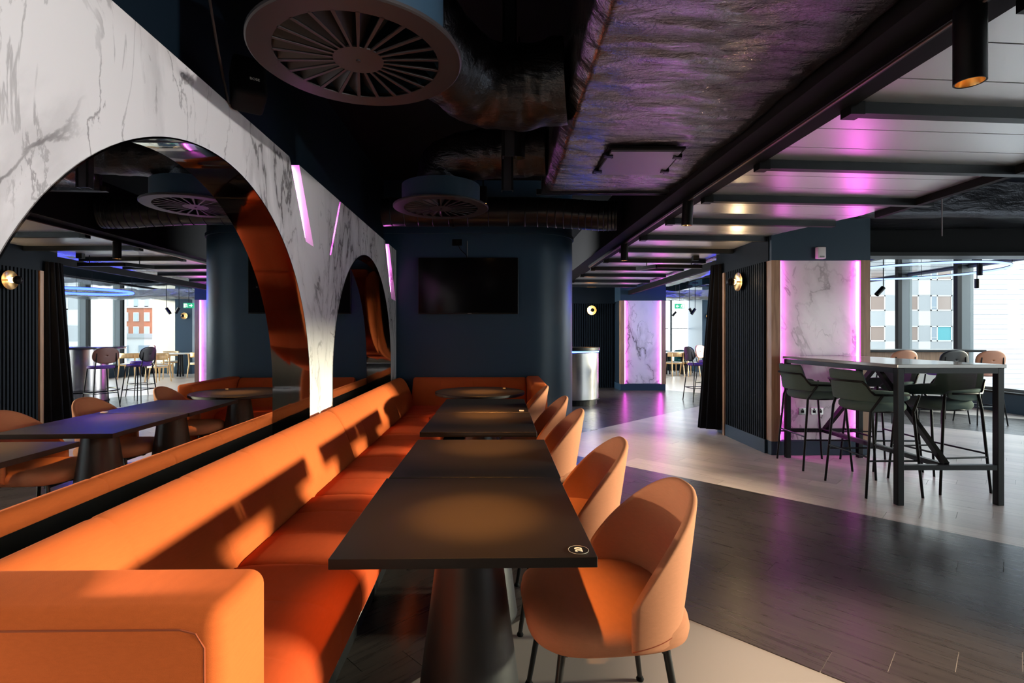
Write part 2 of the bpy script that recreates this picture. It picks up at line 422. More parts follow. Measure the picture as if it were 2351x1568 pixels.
def text_mb(txt, size, M, bold=0):
    cu = bpy.data.curves.new('t', 'FONT'); cu.body = txt; cu.size = size; cu.extrude = .0004; cu.align_x = 'CENTER'; cu.align_y = 'CENTER'; cu.offset = bold; cu.resolution_u = 6
    ob = bpy.data.objects.new('t', cu); COL.objects.link(ob)
    dg = bpy.context.evaluated_depsgraph_get(); me = bpy.data.meshes.new_from_object(ob.evaluated_get(dg))
    mb = MB(); mb.add([M @ v.co for v in me.vertices], [tuple(p.vertices) for p in me.polygons])
    bpy.data.objects.remove(ob); bpy.data.curves.remove(cu); bpy.data.meshes.remove(me)
    return mb
def spot(name, loc, tgt, power, size, blend, col, rad=.03):
    l = bpy.data.lights.new(name, 'SPOT'); l.energy = power; l.spot_size = R(size); l.spot_blend = blend; l.color = col; l.shadow_soft_size = rad
    o = bpy.data.objects.new(name, l); link(o); o.location = loc
    o.rotation_euler = (Vector(tgt)-Vector(loc)).to_track_quat('-Z', 'Y').to_euler(); return o

# ------------------------------------------------------------------ shell: floor and planks
XL, XR, YB, YF, ZC = -1.55, 8.75, -4.0, 19.4, 3.3
fl = struct('floor', MB().box(XL, XR, YB, YF, -.1, -.004), subfl, origin=(0, 0, -.1))
PW, PL, AX = .1886, 1.2, .49
s2 = math.sqrt(.5)
def clip(poly, a, b, c):      # keep a*x+b*y<=c
    out = []
    for i in range(len(poly)):
        p, q = poly[i], poly[(i+1) % len(poly)]; dp = a*p[0]+b*p[1]-c; dq = a*q[0]+b*q[1]-c
        if dp <= 0: out.append(p)
        if dp*dq < 0: t = dp/(dp-dq); out.append((p[0]+(q[0]-p[0])*t, p[1]+(q[1]-p[1])*t))
    return out
def area(p): return abs(sum(p[i][0]*p[(i+1) % len(p)][1]-p[(i+1) % len(p)][0]*p[i][1] for i in range(len(p))))/2 if len(p) > 2 else 0
P0 = 2.8*s2                                                   # a zone edge lies on a row edge
planks = []
for side in (1, -1):
    for k in range(-45, 90):
        p0 = P0+k*PW; t = (p0+PW/2)/s2
        for n in range(-18, 18):
            q0 = n*PL+(k % 1000)*PW+.31
            quad = [(p0, q0), (p0, q0+PL), (p0+PW, q0+PL), (p0+PW, q0)]
            # p=(Y+x')/sqrt2 , q=(x'-Y)/sqrt2 with x'=|X-AX|
            xy = [((p+q)*s2, (p-q)*s2) for p, q in quad]
            if max(c[0] for c in xy) < 0: continue
            full = min(c[0] for c in xy) >= 0
            poly = xy if full else clip(xy, -1, 0, 0)
            poly = [(AX+side*x, y) for x, y in poly]
            xs = [c[0] for c in poly]; ys = [c[1] for c in poly]
            if not poly or max(xs) < XL or min(xs) > XR or max(ys) < YB or min(ys) > YF: continue
            if min(xs) < XL or max(xs) > XR or min(ys) < YB or max(ys) > YF:
                for c in ((-1,0,-XL),(1,0,XR),(0,-1,-YB),(0,1,YF)): poly = clip(poly, *c)
                full = False
            if area(poly) < .004: continue
            if t < 2.8: lights = [(poly, True, full)]
            elif t < 6.02: lights = [(poly, False, full)]
            elif t < 13.3:
                a = clip(poly, -1, 1, 5.9); b = clip(poly, 1, -1, -5.9)
                if side < 0: a, b = [], poly
                lights = []
                if area(a) > .003: lights.append((a, True, full and area(b) < .003))
                if area(b) > .003: lights.append((b, False, full and area(a) < .003))
            elif t < 16.0: lights = [(poly, False, full)]
            else: lights = [(poly, True, full)]
            for pl, li, fu in lights:
                cx = sum(c[0] for c in pl)/len(pl); cyy = sum(c[1] for c in pl)/len(pl)
                ds = math.hypot(cx, cyy)
                vis = cyy > .9 and -1.0 < cx/cyy*1 + .0 and cx/cyy < 1.12 and cx > -.75 and not (cx > 3 and cx < 4.05 and 5.7 < cyy < 7)
                planks.append((0 if vis else 1, ds, pl, li, fu, side, p0, q0))
planks.sort(key=lambda r: (r[0], r[1]))
def plank_geo(pl, inset):
    n = len(pl); c = Vector((sum(p[0] for p in pl)/n, sum(p[1] for p in pl)/n, 0))
    def ins(p, d):
        v = Vector((p[0]-c.x, p[1]-c.y, 0)); L = v.length; return Vector((p[0], p[1], 0))-v*(d/max(L, .05))
    return c, [ins(p, inset) for p in pl]
shared = {}
def plank_uv(me, side, off):
    uvl = me.uv_layers.new(name='UVMap')
    for lp in me.loops:
        p = me.vertices[lp.vertex_index].co+off; xx = abs(p.x-AX)
        uvl.data[lp.index].uv = ((xx-p.y)*s2, (p.y+xx)*s2)
stuffb = {True: MB(), False: MB()}; nind = 0
for vis, ds, pl, li, fu, side, p0, q0 in planks:
    if vis == 0 and nind < 300:
        nind += 1
        if fu:
            key = (li, side)
            c = Vector((sum(p[0] for p in pl)/4, sum(p[1] for p in pl)/4, 0))
            if key not in shared:
                pi = []
                w, l = PW/2-.0007, PL/2-.0011
                for a, b in ((-w,-l),(-w,l),(w,l),(w,-l)): pi.append(((a+b)*s2*side, (a-b)*s2))
                mb = MB().prism(pi, -.004, 0); me = mb.mesh('plank', plankL if li else plankD); plank_uv(me, side, c); shared[key] = me
            o = bpy.data.objects.new('plank', shared[key]); o.location = c-Vector((0, 0, -.1)); link(o, fl)
        else:
            c, q = plank_geo(pl, .0012)
            me = MB().prism([(p.x-c.x, p.y-c.y) for p in q], -.004, 0).mesh('plank', plankL if li else plankD); plank_uv(me, side, c)
            o = bpy.data.objects.new('plank', me); o.location = c-Vector((0, 0, -.1)); link(o, fl)
    else:
        c, q = plank_geo(pl, .0012); stuffb[li].prism([(p.x, p.y) for p in q], -.004, 0)
for li in (True, False):
    o = part('plank_field', stuffb[li], plankL if li else plankD, fl); o['kind'] = 'stuff'; plank_uv(o.data, 1, Vector((0, 0, 0)))

# ------------------------------------------------------------------ shell: ceiling and walls
struct('ceiling', MB().box(XL-.2, XR+.2, YB-.2, YF+.2, ZC, ZC+.15), ceilblk)
WA = R(.97); WROT = Matrix.Rotation(WA, 4, 'Z')
S_W, S_M = 1.216, 1.293                                       # marble face, mirror plane (distance from camera axis)
UE = 6.535                                                     # end of the marble wall
def wf(u, s, z): return WROT @ Vector((-s, u, z))
struct('wall_left', MB().box(-1.65, -1.385, YB-.1, 7.0, 0, ZC).xf(WROT), navydk)
struct('wall_back', MB().box(XL, XR+.1, YB-.12, YB, 0, ZC), navydk)
# end wall with its rounded end, one smooth navy surface
RC = (.385, 7.15, .6)
poly = [(-1.75, 6.55)]
for i in range(25):
    a = -PI/2+PI*i/24; poly.append((RC[0]+RC[2]*math.cos(a), RC[1]+RC[2]*math.sin(a)))
poly += [(-1.75, 7.75)]
we = struct('wall_end', MB().prism(poly, 0, ZC), navy, smooth=True, angle=30)
def offp(d):
    pts = [(-1.75, 6.55-d)]
    for i in range(25):
        a = -PI/2+PI*i/24; pts.append((RC[0]+(RC[2]+d)*math.cos(a), RC[1]+(RC[2]+d)*math.sin(a)))
    return pts
ring_o, ring_i = offp(.03), offp(-.01)
struct('baseboard_end', MB().prism(ring_o+ring_i[::-1], 0, .15), navy, smooth=True, angle=30)
# cornice lip at the top of the round end
struct('trim_1', MB().prism(offp(.02)+offp(-.01)[::-1], 2.62, 2.66), navy, smooth=True, angle=30)

# marble wall panel with two arch openings and three light slots (rotated wall frame: x=-s, y=u)
AR = [(2.293, 1.147, .978), (5.05, 1.12, .98)]
ZT = 2.40
out = [(-1.2, .05), (-1.2, ZT)]
slots = [  # (u top left, u top right, u bottom left, u bottom right, z bottom)
    (3.106, 3.26, 3.376, 3.525, 1.93), (4.12, 4.15, 3.87, 3.90, 1.93), (5.86, 6.07, 6.22, 6.50, 1.757)]
for a, b, c, d, zb in slots:
    if a < 4 or a > 5: out += [(a, ZT), (c, zb+.01), (d, zb), (b, ZT)]
    else: out += [(a, ZT), (c, zb), (d, zb), (b, ZT)]
out += [(UE, ZT), (UE, .05)]
for cu, r, cz in AR[::-1]:
    out.append((cu+r, .05))
    for i in range(49): a = PI*i/48; out.append((cu+r*math.cos(a), cz+r*math.sin(a)))
    out.append((cu-r, .05))
mb = MB().prism(out, 0, S_M-S_W)
# prism space (u, z, depth) -> wall frame (-s, u, z)
mb.v = [WROT @ Vector((-(S_W+p.z), p.x, p.y)) for p in mb.v]
wm = struct('wall_left_marble', mb, marble_m, origin=(0, 0, 0))
names = ['large arched mirror in the marble wall showing the reflected tables', 'arched mirror beside the end wall showing only dark navy']
for k, (cu, r, cz) in enumerate(AR):
    base = wf(cu, S_M, .05); t = thing('arched_mirror', base, names[k], 'mirror')
    pts = [(cu-r-.01, .05)]+[(cu+(r+.01)*math.cos(PI-PI*i/48), cz+(r+.01)*math.sin(PI-PI*i/48)) for i in range(49)]+[(cu+r+.01, .05)]
    g = MB().prism(pts, 0, .008); g.v = [WROT @ Vector((-(S_M+.022+.00785*(p.x-1)+p.z), p.x, p.y)) for p in g.v]
    part('mirror_glass', g, mirror, t)
    # polished reveal lining the arch, with a thin proud lip
    o1 = [(cu-r, .05)]+[(cu+r*math.cos(PI-PI*i/64), cz+r*math.sin(PI-PI*i/64)) for i in range(65)]+[(cu+r, .05)]
    q = r-.006
    i1 = [(cu-q, .05)]+[(cu+q*math.cos(PI-PI*i/64), cz+q*math.sin(PI-PI*i/64)) for i in range(65)]+[(cu+q, .05)]
    g = MB().prism(o1+i1[::-1], 0, S_M-S_W+.026+.00785*(cu+r-1)); g.v = [WROT @ Vector((-(S_W-.004+p.z), p.x, p.y)) for p in g.v]
    part('polished_reveal', g, chrome, t, smooth=True, angle=30)
# slot lights
sl_lab = ['slanted pink light slot in the marble beside the large arch', 'thin pink light slit leaning between the two arches', 'slanted pink light slot at the far edge of the marble wall']
for k, (a, b, c, d, zb) in enumerate(slots):
    t = thing('slot_light', wf(a, S_M-.01, zb), sl_lab[k], 'light')
    if k != 1:
        g = MB().bar((b-.008, ZT-.02, 0), (d-.008, zb+.03, 0), .012, .012, up=(0, 0, 1)); g.v = [WROT @ Vector((-(S_W+.052+p.z), p.x, p.y)) for p in g.v]
        part('led_strip', g, pinkw, t)
    else:
        g = MB().prism([(a+.004, ZT-.03), (b-.004, ZT-.03), (d-.004, zb+.03), (c+.004, zb+.03)], 0, .012); g.v = [WROT @ Vector((-(S_W+.02+p.z), p.x, p.y)) for p in g.v]
        part('led_strip', g, pink, t)
    g = MB().prism([(a-.0, ZT-.005), (b+.0, ZT-.005), (d-.0, zb+.012), (c+.0, zb+.012)], 0, .004)
    g.v = [WROT @ Vector((-(S_M-.002+p.z), p.x, p.y)) for p in g.v]
    part('backing', g, whiteplastic, t)

zS, zH = .36, 2.62
struct('wall_right', MB().box(8.7, 8.85, YB, 8.35, 0, .36).box(8.7, 8.85, YB, 8.35, 2.32, ZC).box(8.7, 8.85, 8.35, 18.65, 2.62, ZC), navydk)
struct('wall_right_base', MB().box(8.62, 8.85, 8.35, 18.65, 0, zS-.03), navy2)
struct('trim_2', MB().box(8.56, 8.86, 8.35, 18.65, zS-.03, zS+.0), black)
mull = [8.3+1.43*k for k in range(8)]
mull = [y-.13 for y in mull]
for k in range(7):
    y0, y1 = mull[k], mull[k+1]
    wn = bpy.data.objects.new('window_%d' % (k+1), None); wn.location = (8.74, (y0+y1)/2, zS); link(wn); wn['kind'] = 'structure'
    part('mullion', MB().box(8.58, 8.80, y0-.03, y0+.05, zS, zH), black if k % 1 else framegrey, wn)
    part('mullion_fin', MB().box(8.50, 8.58, y0-.035, y0+.055, zS, zH), black, wn)
    part('pane', MB().box(8.735, 8.745, y0+.05, y1-.03, zS, zH), glass, wn)
    part('rail', MB().box(8.70, 8.78, y0+.05, y1-.03, zS, zS+.05).box(8.70, 8.78, y0+.05, y1-.03, zH-.04, zH), framegrey, wn)
for k in range(6):
    y0 = YB+.1+k*2.04; y1 = y0+2.04
    wn = bpy.data.objects.new('window_%d' % (k+8), None); wn.location = (8.74, (y0+y1)/2, .36); link(wn); wn['kind'] = 'structure'
    part('pane', MB().box(8.735, 8.745, y0+.03, y1-.03, .36, 2.32), glass, wn)
    part('frame', MB().box(8.70, 8.80, y0-.03, y0+.03, .36, 2.32), framegrey, wn)

# far end: windows, pier, blue wall
struct('wall_far', MB().box(XL, 5.6, YF-.1, YF, 0, ZC).box(5.6, 7.05, YF-.1, YF, 2.62, ZC).box(5.6, 7.05, YF-.1, YF, 0, .36), navydk)
for k, (a, b) in enumerate([(5.6, 6.33), (6.40, 7.05)]):
    wn = bpy.data.objects.new('window_%d' % (k+14), None); wn.location = ((a+b)/2, YF-.05, .36); link(wn); wn['kind'] = 'structure'
    part('pane', MB().box(a+.03, b-.03, YF-.055, YF-.045, .36, 2.62), glass, wn)
    part('frame', MB().box(a-.04, a+.03, YF-.10, YF, .36, 2.62).box(a+.03, b-.03, YF-.08, YF-.02, 1.55, 1.58), framegrey, wn)
struct('wall_pier', MB().box(7.05, 7.62, 18.0, YF, 0, ZC), navy)
struct('wall_corner', MB().prism([(7.62, 18.1), (8.75, 18.62), (8.75, 18.8), (7.62, 18.8)], 0, ZC), bluewall)

# ------------------------------------------------------------------ pillars with marble, oak and pink light
def pillar(x0, y0, depth, label, mat, led, wsc=1.0):
    t = thing('marble_pillar', (x0+.545, y0+depth/2, 0), label, 'pillar')
    W_ = 1.09; x1 = x0+W_; zt = 2.155
    part('plinth', MB().box(x0+.005, x1-.005, y0+.012, y0+depth, 0, .155), navy2, t)
    for a, b in ((x0, x0+.10), (x1-.105, x1)):
        part('oak_side', MB().box(a, b, y0, y0+.11, .155, zt), wood, t)
    part('marble_face', MB().box(x0+.102, x1-.107, y0+.050, y0+.075, .165, zt), mat, t)
    part('back_board', MB().box(x0+.10, x1-.105, y0+.076, y0+.11, .155, zt), whiteplastic, t)
    for a in (x0+.101, x1-.121):
        part('led_strip', MB().box(a, a+.015, y0+.022, y0+.046, .165, zt-.01), led, t)
    part('core', MB().box(x0+.02, x1-.02, y0+.11, y0+depth, .155, zt), navydk, t)
    part('header', MB().box(x0, x1, y0+.0, y0+depth, zt, ZC-.002), navy2, t)
    return t
P1 = (2.985, 5.67); P2 = (2.86, 12.3)
p1 = pillar(*P1, 1.43, 'marble-faced pillar with pink light strips behind the high bar table', marble_p, pink)
p2 = pillar(*P2, 1.1, 'far marble-faced pillar with pink light strips beyond the steel desk', marble_p2, pink)
# sockets on pillar 1
def pxy(x, y, Y): return ((x-1150)/1180*Y, Y, CAMZ+(769-y)/1180*Y)
for (xa, xb), lab, n in (((1837, 1855), 'steel data outlet plate low on the marble pillar', 1), ((1866, 1894), 'steel double power socket low on the marble pillar', 2)):
    a = pxy(xa, 953, 5.68); b = pxy(xb, 937, 5.68)
    t = thing('wall_socket', ((a[0]+b[0])/2, 5.68, a[2]), lab, 'socket')
    part('plate', MB().box(a[0], b[0], 5.708, 5.722, a[2], b[2], .002, 1), steel, t)
    wd = (b[0]-a[0])/n
    for i in range(n):
        c = a[0]+wd*(i+.5); h = (a[2]+b[2])/2
        part('outlet', MB().box(c-.015, c+.015, 5.704, 5.709, h-.018, h+.012), blackm, t)
        part('switch', MB().box(c-.006, c+.006, 5.702, 5.709, h+.016, h+.03), black, t)
a = pxy(1872, 595, 5.66); b = pxy(1891, 568, 5.66)
t = thing('sensor_box', ((a[0]+b[0])/2, 5.64, a[2]), 'small white plastic box on the navy header above the marble', 'sensor')
part('body', MB().box(a[0], b[0], 5.615, 5.67, a[2], b[2], .008, 3), whiteplastic, t, smooth=True)
part('lens', MB().box(a[0]+.02, b[0]-.02, 5.612, 5.617, a[2]+.012, a[2]+.03), fgrey, t)

# slatted partition side wall (faces -X) with its slats
XS = 2.985
sw = struct('wall_partition', MB().box(XS+.02, XS+.09, 5.78, 7.1, .0, 2.155).box(XS-.01, XS+.09, 5.72, 7.1, 2.155, ZC), slatm)
ns = 20; pit = (6.80-5.79)/ns
for i in range(ns):
    y = 5.79+i*pit
    part('slat', MB().box(XS-.022, XS+.02, y, y+pit*.56, .155, 2.155), slatm, sw)
part('slat_base', MB().box(XS-.02, XS+.02, 5.78, 6.8, 0, .155), navy2, sw)
part('oak_edge', MB().box(XS-.03, XS+.05, 6.805, 6.86, 0, 2.155), wood, sw)
# curtain bunched beside it
def curtain_fn(a, b):
    z = .06+(2.28-.06)*b; w = 1.0+.25*(1-b)
    y = 6.88+.26*a
    x = XS-.03-(.06+.14*(1-b))*math.sin(PI*min(1, a*1.02))-.022*math.sin(a*2*PI*5.5)*w-.05*(1-b)*a
    return (x, y+.05*(1-b)*a, z)
g = MB().grid(curtain_fn, 70, 10)
tag(part('curtain', g, curt, smooth=True, angle=80, mods=[('sol', .012, 0)]), 'black floor-length curtain bunched beside the slatted wall', 'curtain')
# second slatted dark wall far behind the steel desk
w2 = struct('wall_slatted', MB().box(XL, 2.86, 13.0, 13.15, 0, 2.12).box(XL, 2.86, 12.9, 13.2, 2.12, ZC), slatm)
g = MB()
for i in range(34): g.box(.9+i*.057, .9+i*.057+.033, 12.96, 13.0, 0, 2.12)
o = part('slat', g, slatm, w2); o['kind'] = 'stuff'

# ------------------------------------------------------------------ wall sconces
def sconce(loc, d, label, lit=True, power=9):
    """disc on the wall facing d (unit vector), ball lamp in front"""
    d = Vector(d); q = Vector((0, 0, 1)).rotation_difference(d).to_matrix().to_4x4(); M = Matrix.Translation(loc) @ q
    t = thing('wall_sconce', loc, label, 'lamp')
    part('reflector_dish', MB().lathe([(0, .012), (.03, .012), (.06, .02), (.10, .034), (.115, .044), (.112, .036), (.06, .008), (0, .0)], n=32).xf(M), brass, t, smooth=True, angle=60)
    part('stem', MB().tube([M @ Vector((0, 0, -.03)), M @ Vector((0, 0, .09))], .009, 10), brass, t, smooth=True)
    prof = [(0, -.05)]+[(.05*math.cos(-PI/2+PI*i/10), .05*math.sin(-PI/2+PI*i/10)) for i in range(1, 10)]+[(0, .05)]
    part('ball_shade', MB().lathe([(r, z+.13) for r, z in prof], n=24).xf(M), black, t, smooth=True, angle=80)
    part('bulb', MB().lathe([(0, .066), (.02, .068), (.03, .075), (.033, .084), (.03, .092), (0, .094)], n=16).xf(M), warmb, t, smooth=True)
    if lit:
        l = bpy.data.lights.new('sconce_light', 'POINT'); l.energy = power; l.color = (1, .68, .36); l.shadow_soft_size = .03
        lo = bpy.data.objects.new('sconce_light', l); link(lo); lo.location = M @ Vector((0, 0, .062))
sconce((XS-.02, 6.34, 1.985), (-1, 0, 0), 'brass dish wall lamp with black ball on the slatted partition')
sconce((2.28, 12.93, 1.95), (0, -1, 0), 'small glowing wall lamp on the far dark slatted wall', power=5)
sconce((7.28, 17.97, 1.98), (0, -1, 0), 'unlit ball wall lamp on the dark pier by the far windows', lit=False)

# ------------------------------------------------------------------ suspended metal soffit with beams
ZS = 2.43
edgeL = lambda y: 1.74-.033*y
sof = bpy.data.objects.new('metal_soffit', None); sof.location = (2.4, 4, ZS); link(sof)
tag(sof, 'suspended soffit of satin metal sheets over the walkway', 'ceiling')
beamsY = [-.2, .72, 1.62, 2.44, 3.24, 4.04, 4.85, 5.66, 6.5, 7.4, 8.3, 9.2, 10.2, 11.2]
def edgeR(y):
    if y < 4.65: return 3.34
    if y < 5.69: return 3.34-(y-4.65)/(5.69-4.65)*.36
    return 2.98
SK = .075
def sheet(y0, y1):
    # skewed strip between two seams
    N = 6; a = []; b = []
    for i in range(N+1):
        f = i/N
        xa = edgeL(y0)+(edgeR(y0+SK*1.6)-edgeL(y0))*f; a.append((xa, y0+SK*(xa-1.6)))
        xb = edgeL(y1)+(edgeR(y1+SK*1.6)-edgeL(y1))*f; b.append((xb, y1+SK*(xb-1.6)))
    return a+b[::-1]
seams = []
for i in range(len(beamsY)-1):
    a, b = beamsY[i], beamsY[i+1]; seams += [a, a+(b-a)*.36, a+(b-a)*.70]
seams.append(beamsY[-1])
for i in range(len(seams)-1):
    part('sheet', MB().prism(sheet(seams[i]+.004, seams[i+1]-.004), ZS, ZS+.02), soffit, sof)
part('backing', MB().prism([(1.8, -.5), (3.3, -.5), (3.3, 4.7), (2.97, 5.7), (2.97, 11.3), (1.5, 11.3)], ZS+.025, ZS+.05), blackm, sof)
for y in beamsY:
    xr = edgeR(y+.15)+(.16 if y < 4.6 else .0); xl = edgeL(y)+.0
    a = (xl, y+SK*(xl-1.6), ZS-.028); b = (xr, y+SK*(xr-1.6), ZS-.028)
    part('beam', MB().bar(a, b, .055, .055), soffbeam, sof)
    part('beam_cap', MB().bar((xl-.02, a[1]-.0, ZS-.032), (xl+.05, a[1]+.004, ZS-.032), .07, .062), black, sof)
# edge rail of the soffit with a narrow light line
part('edge_rail', MB().bar((3.37, -.5, ZS-.02), (3.37, 4.6, ZS-.02), .05, .07), blackm, sof)
part('edge_strip', MB().bar((3.47, -.5, ZS+.0), (3.47, 4.0, ZS+.0), .07, .02), lightgrey, sof)
# tray / black box on the soffit far away
t = thing('ceiling_light_frame', (2.35, 7.2, ZS-.09), 'black angled track frame hung under the metal soffit', 'track')
part('bar', MB().bar((2.0, 7.55, ZS-.13), (2.2, 7.25, ZS-.13), .05, .05).bar((2.2, 7.25, ZS-.13), (2.85, 7.3, ZS-.13), .05, .05), black, t)
part('hanger', MB().tube([(2.1, 7.4, ZS-.12), (2.1, 7.4, ZS-.002)], .006, 6).tube([(2.7, 7.29, ZS-.12), (2.7, 7.29, ZS-.002)], .006, 6), black, t)
part('clip', MB().box(2.66, 2.74, 7.1, 7.16, ZS-.07, ZS-.002), black, t)

# black steel beam along the soffit's left edge, with the lighting track under it
bl = thing('steel_beam', (1.55, 4, 2.42), 'long black steel beam carrying the spotlight track', 'beam')
part('web', MB().prism([(1.47, -1), (1.73, -1), (1.33, 12.5), (1.13, 12.5)], 2.44, 2.95), blackm, bl)
part('lower_flange', MB().prism([(1.44, -1), (1.77, -1), (1.36, 12.5), (1.10, 12.5)], 2.41, 2.44), blackm, bl)
trk = thing('light_track', (1.5, 4, 2.38), 'thin black lighting track under the steel beam', 'track')
TX = lambda y: 1.555-.022*y
part('rail', MB().bar((TX(-.5), -.5, 2.395), (TX(8), 8, 2.395), .035, .03), black, trk)
part('copper_line', MB().bar((TX(-.5)-.0, -.5, 2.378), (TX(8), 8, 2.378), .008, .004), basic('track_copper', (.25, .14, .11), .35, metal=.7), trk)
def track_spot(loc, L, r, label, tilt=(0, 0), power=110, tgt=None):
    t = thing('track_spotlight', loc, label, 'spotlight')
    M = Matrix.Translation(loc) @ Matrix.Rotation(tilt[0], 4, 'X') @ Matrix.Rotation(tilt[1], 4, 'Y')
    part('housing', MB().lathe([(0, 0), (r*.96, 0), (r, -.004), (r, -L), (r*.9, -L), (r*.9, -L+.05), (0, -L+.05)], n=28).xf(M), black, t, smooth=True, angle=30)
    part('gold_baffle', MB().lathe([(r*.885, -L+.001), (r*.86, -L+.001), (r*.62, -L+.048), (r*.885, -L+.048)], n=28).xf(M), brass, t, smooth=True, angle=30)
    part('lamp', MB().lathe([(0, -L+.044), (r*.6, -L+.046)], n=20).xf(M), warml, t)
    part('bracket', MB().tube([Vector(loc)+Vector((0, 0, -.01)), Vector(loc)+Vector((0, 0, .0))], .01, 8), black, t)
    if power:
        p = M @ Vector((0, 0, -L-.002)); spot('track_spot_light', p, M @ Vector((0, 0, -2)), power, 62, .8, (1, .78, .56), .03)
track_spot((1.515, 1.66, 2.39), .245, .043, 'big black track spotlight with gold lens nearest the top corner', power=230)
track_spot((1.475, 4.05, 2.385), .19, .042, 'black track spotlight over the walkway midway along the track', tilt=(.06, .03))
track_spot((1.43, 5.95, 2.38), .19, .042, 'small black track spotlight farthest along the same track')

track_spot((1.565, -.45, 2.39), .19, .042, 'black track spotlight added behind the camera to brighten the marble wall', tilt=(0, 0), power=0)  # unseen spotlight, added to lift the marble together with the beam below
spot('added_marble_beam', (1.50, -.42, 2.185), (-1.22, 1.55, 2.5), 230, 52, .7, (1, .95, .92), .04)
# ------------------------------------------------------------------ foil duct, flexible ducts, spiral duct
DX0, DX1, DY1, DZ = .345, 1.41, 4.12, 2.48
dt = thing('foil_duct', ((DX0+DX1)/2, 2, DZ), 'wide flat foil-wrapped air duct hanging from the dark ceiling', 'duct')
def duct_fn(a, b):
    # cross-section loop (b) swept along Y (a)
    y = -1+(DY1+1)*a
    fl_ = .06*max(0, 1-(y+1)/4)
    per = [(DX0-fl_*.4, DZ+.45), (DX0-fl_*.4, DZ+.06), (DX0-fl_*.4+.05, DZ), (DX1+fl_-.05, DZ), (DX1+fl_, DZ+.06), (DX1+fl_, DZ+.45)]
    L = [0]
    for i in range(len(per)-1): L.append(L[-1]+math.dist(per[i], per[i+1]))
    s = b*L[-1]; i = 0
    while i < len(per)-2 and s > L[i+1]: i += 1
    f = (s-L[i])/max(1e-6, L[i+1]-L[i]); x = per[i][0]+(per[i+1][0]-per[i][0])*f; z = per[i][1]+(per[i+1][1]-per[i][1])*f
    n1 = noise.fractal(Vector((x*2.2+y*.5, y*8, z*3)), 1.0, 2.1, 4); n2 = noise.noise(Vector((x*1.5, y*1.5, z*2+7)))
    edge = min(1, max(0, min(a, 1-a)*20))
    n3 = noise.fractal(Vector((x*1.3+y*.5, y*5.2-x*1.1, z*3+3)), .9, 2.1, 5); n4 = abs(noise.noise(Vector((x*1.1, y*7.5+x*1.5+2*n2, 4))))
    return (x+.006*n1, y, z+(.004*n1+.018*n2+.013*n3-.014*n4)*edge)
part('foil_wrap', MB().grid(duct_fn, 460, 110), foild, dt, smooth=True, angle=180)
part('end_cap', MB().box(DX0-.02, DX1+.02, DY1-.01, DY1+.02, DZ-.02, DZ+.5), foilb, dt)
part('end_flange', MB().box(DX0-.06, DX1+.0, DY1+.0, DY1+.04, DZ-.02, DZ+.02), black, dt)
ap = part('access_panel', MB().prism([(.675, 3.13), (1.10, 3.13), (1.12, 3.58), (.66, 3.58)], DZ-.035, DZ-.022), basic('panel_metal', (.30, .27, .32), .38, metal=.8), dt)
part('panel_frame', MB().prism([(.655, 3.11), (1.12, 3.11), (1.14, 3.60), (.64, 3.60)], DZ-.021, DZ-.008), blackm, dt)
for (x, y) in ((.67, 3.2), (.66, 3.5), (1.105, 3.22), (1.115, 3.5)):
    part('panel_clip', MB().box(x-.025, x+.025, y-.018, y+.018, DZ-.043, DZ-.02).bar((x-.03, y-.03, DZ-.035), (x+.03, y+.03, DZ-.035), .012), black, dt)
def smoothpath(pts, n=40):
    pts = [Vector(p) for p in pts]; P = [pts[0]*2-pts[1]]+pts+[pts[-1]*2-pts[-2]]; res = []
    for i in range(len(pts)-1):
        for k in range(n):
            t = k/n; a, b, c, d = P[i:i+4]
            res.append(.5*((2*b)+(c-a)*t+(2*a-5*b+4*c-d)*t*t+(3*b-a-3*c+d)*t**3))
    res.append(pts[-1]); return res
def flex(path, r, name, label, mat, amp=.016, freq=7, seed=0, rib=0):
    pp = smoothpath(path, 26); m = len(pp)
    g = MB().tube(pp, [r+(rib*(i % 2)) for i in range(m)], 30, caps=False)
    for i, v in enumerate(g.v):
        c = pp[i//30]; d = (v-c).normalized()
        g.v[i] = v+d*amp*(noise.fractal(v*freq+Vector((seed, 0, 0)), 1, 2, 3))
    t = thing(name, path[len(path)//2], label, 'duct')
    part('foil_sleeve', g, mat, t, smooth=True, angle=180)
    return t
f1 = flex([(.335, 2.66, 2.64), (.1, 2.70, 2.63), (-.12, 2.66, 2.64), (-.34, 2.42, 2.72), (-.48, 2.1, 2.87), (-.52, 1.84, 2.89)], .205, 'flexible_duct', 'crumpled dark foil duct running to the big near diffuser', foilb, seed=3)
f2 = flex([(.335, 3.87, 2.72), (.1, 3.9, 2.715), (-.22, 3.93, 2.70), (-.43, 3.97, 2.64), (-.47, 4.0, 2.50)], .185, 'flexible_duct', 'crumpled dark foil duct elbow above the small diffuser', foilb, seed=9)
path = [(-1.28, 5.6, 2.67), (-.6, 5.6, 2.67), (.3, 5.6, 2.67), (.75, 5.52, 2.63), (1.05, 5.44, 2.59), (1.22, 5.4, 2.585)]
pp = smoothpath(path, 40)
t = thing('spiral_duct', (0, 5.6, 2.67), 'black round spiral duct crossing in front of the end wall', 'duct')
part('pipe', MB().tube(pp, [.155 for i in range(len(pp))], 28), spiral, t, smooth=True, angle=60)
for i in range(6, len(pp)-4, 9):
    part('rib', MB().tube([pp[i]+(pp[i+1]-pp[i]).normalized()*k for k in (-.006, 0, .006)], [.156, .161, .156], 24), spiral, t, smooth=True, angle=60)
part('clamp', MB().tube([pp[44]-Vector((.012, 0, 0)), pp[44]+Vector((.012, 0, 0))], .168, 24), black, t)
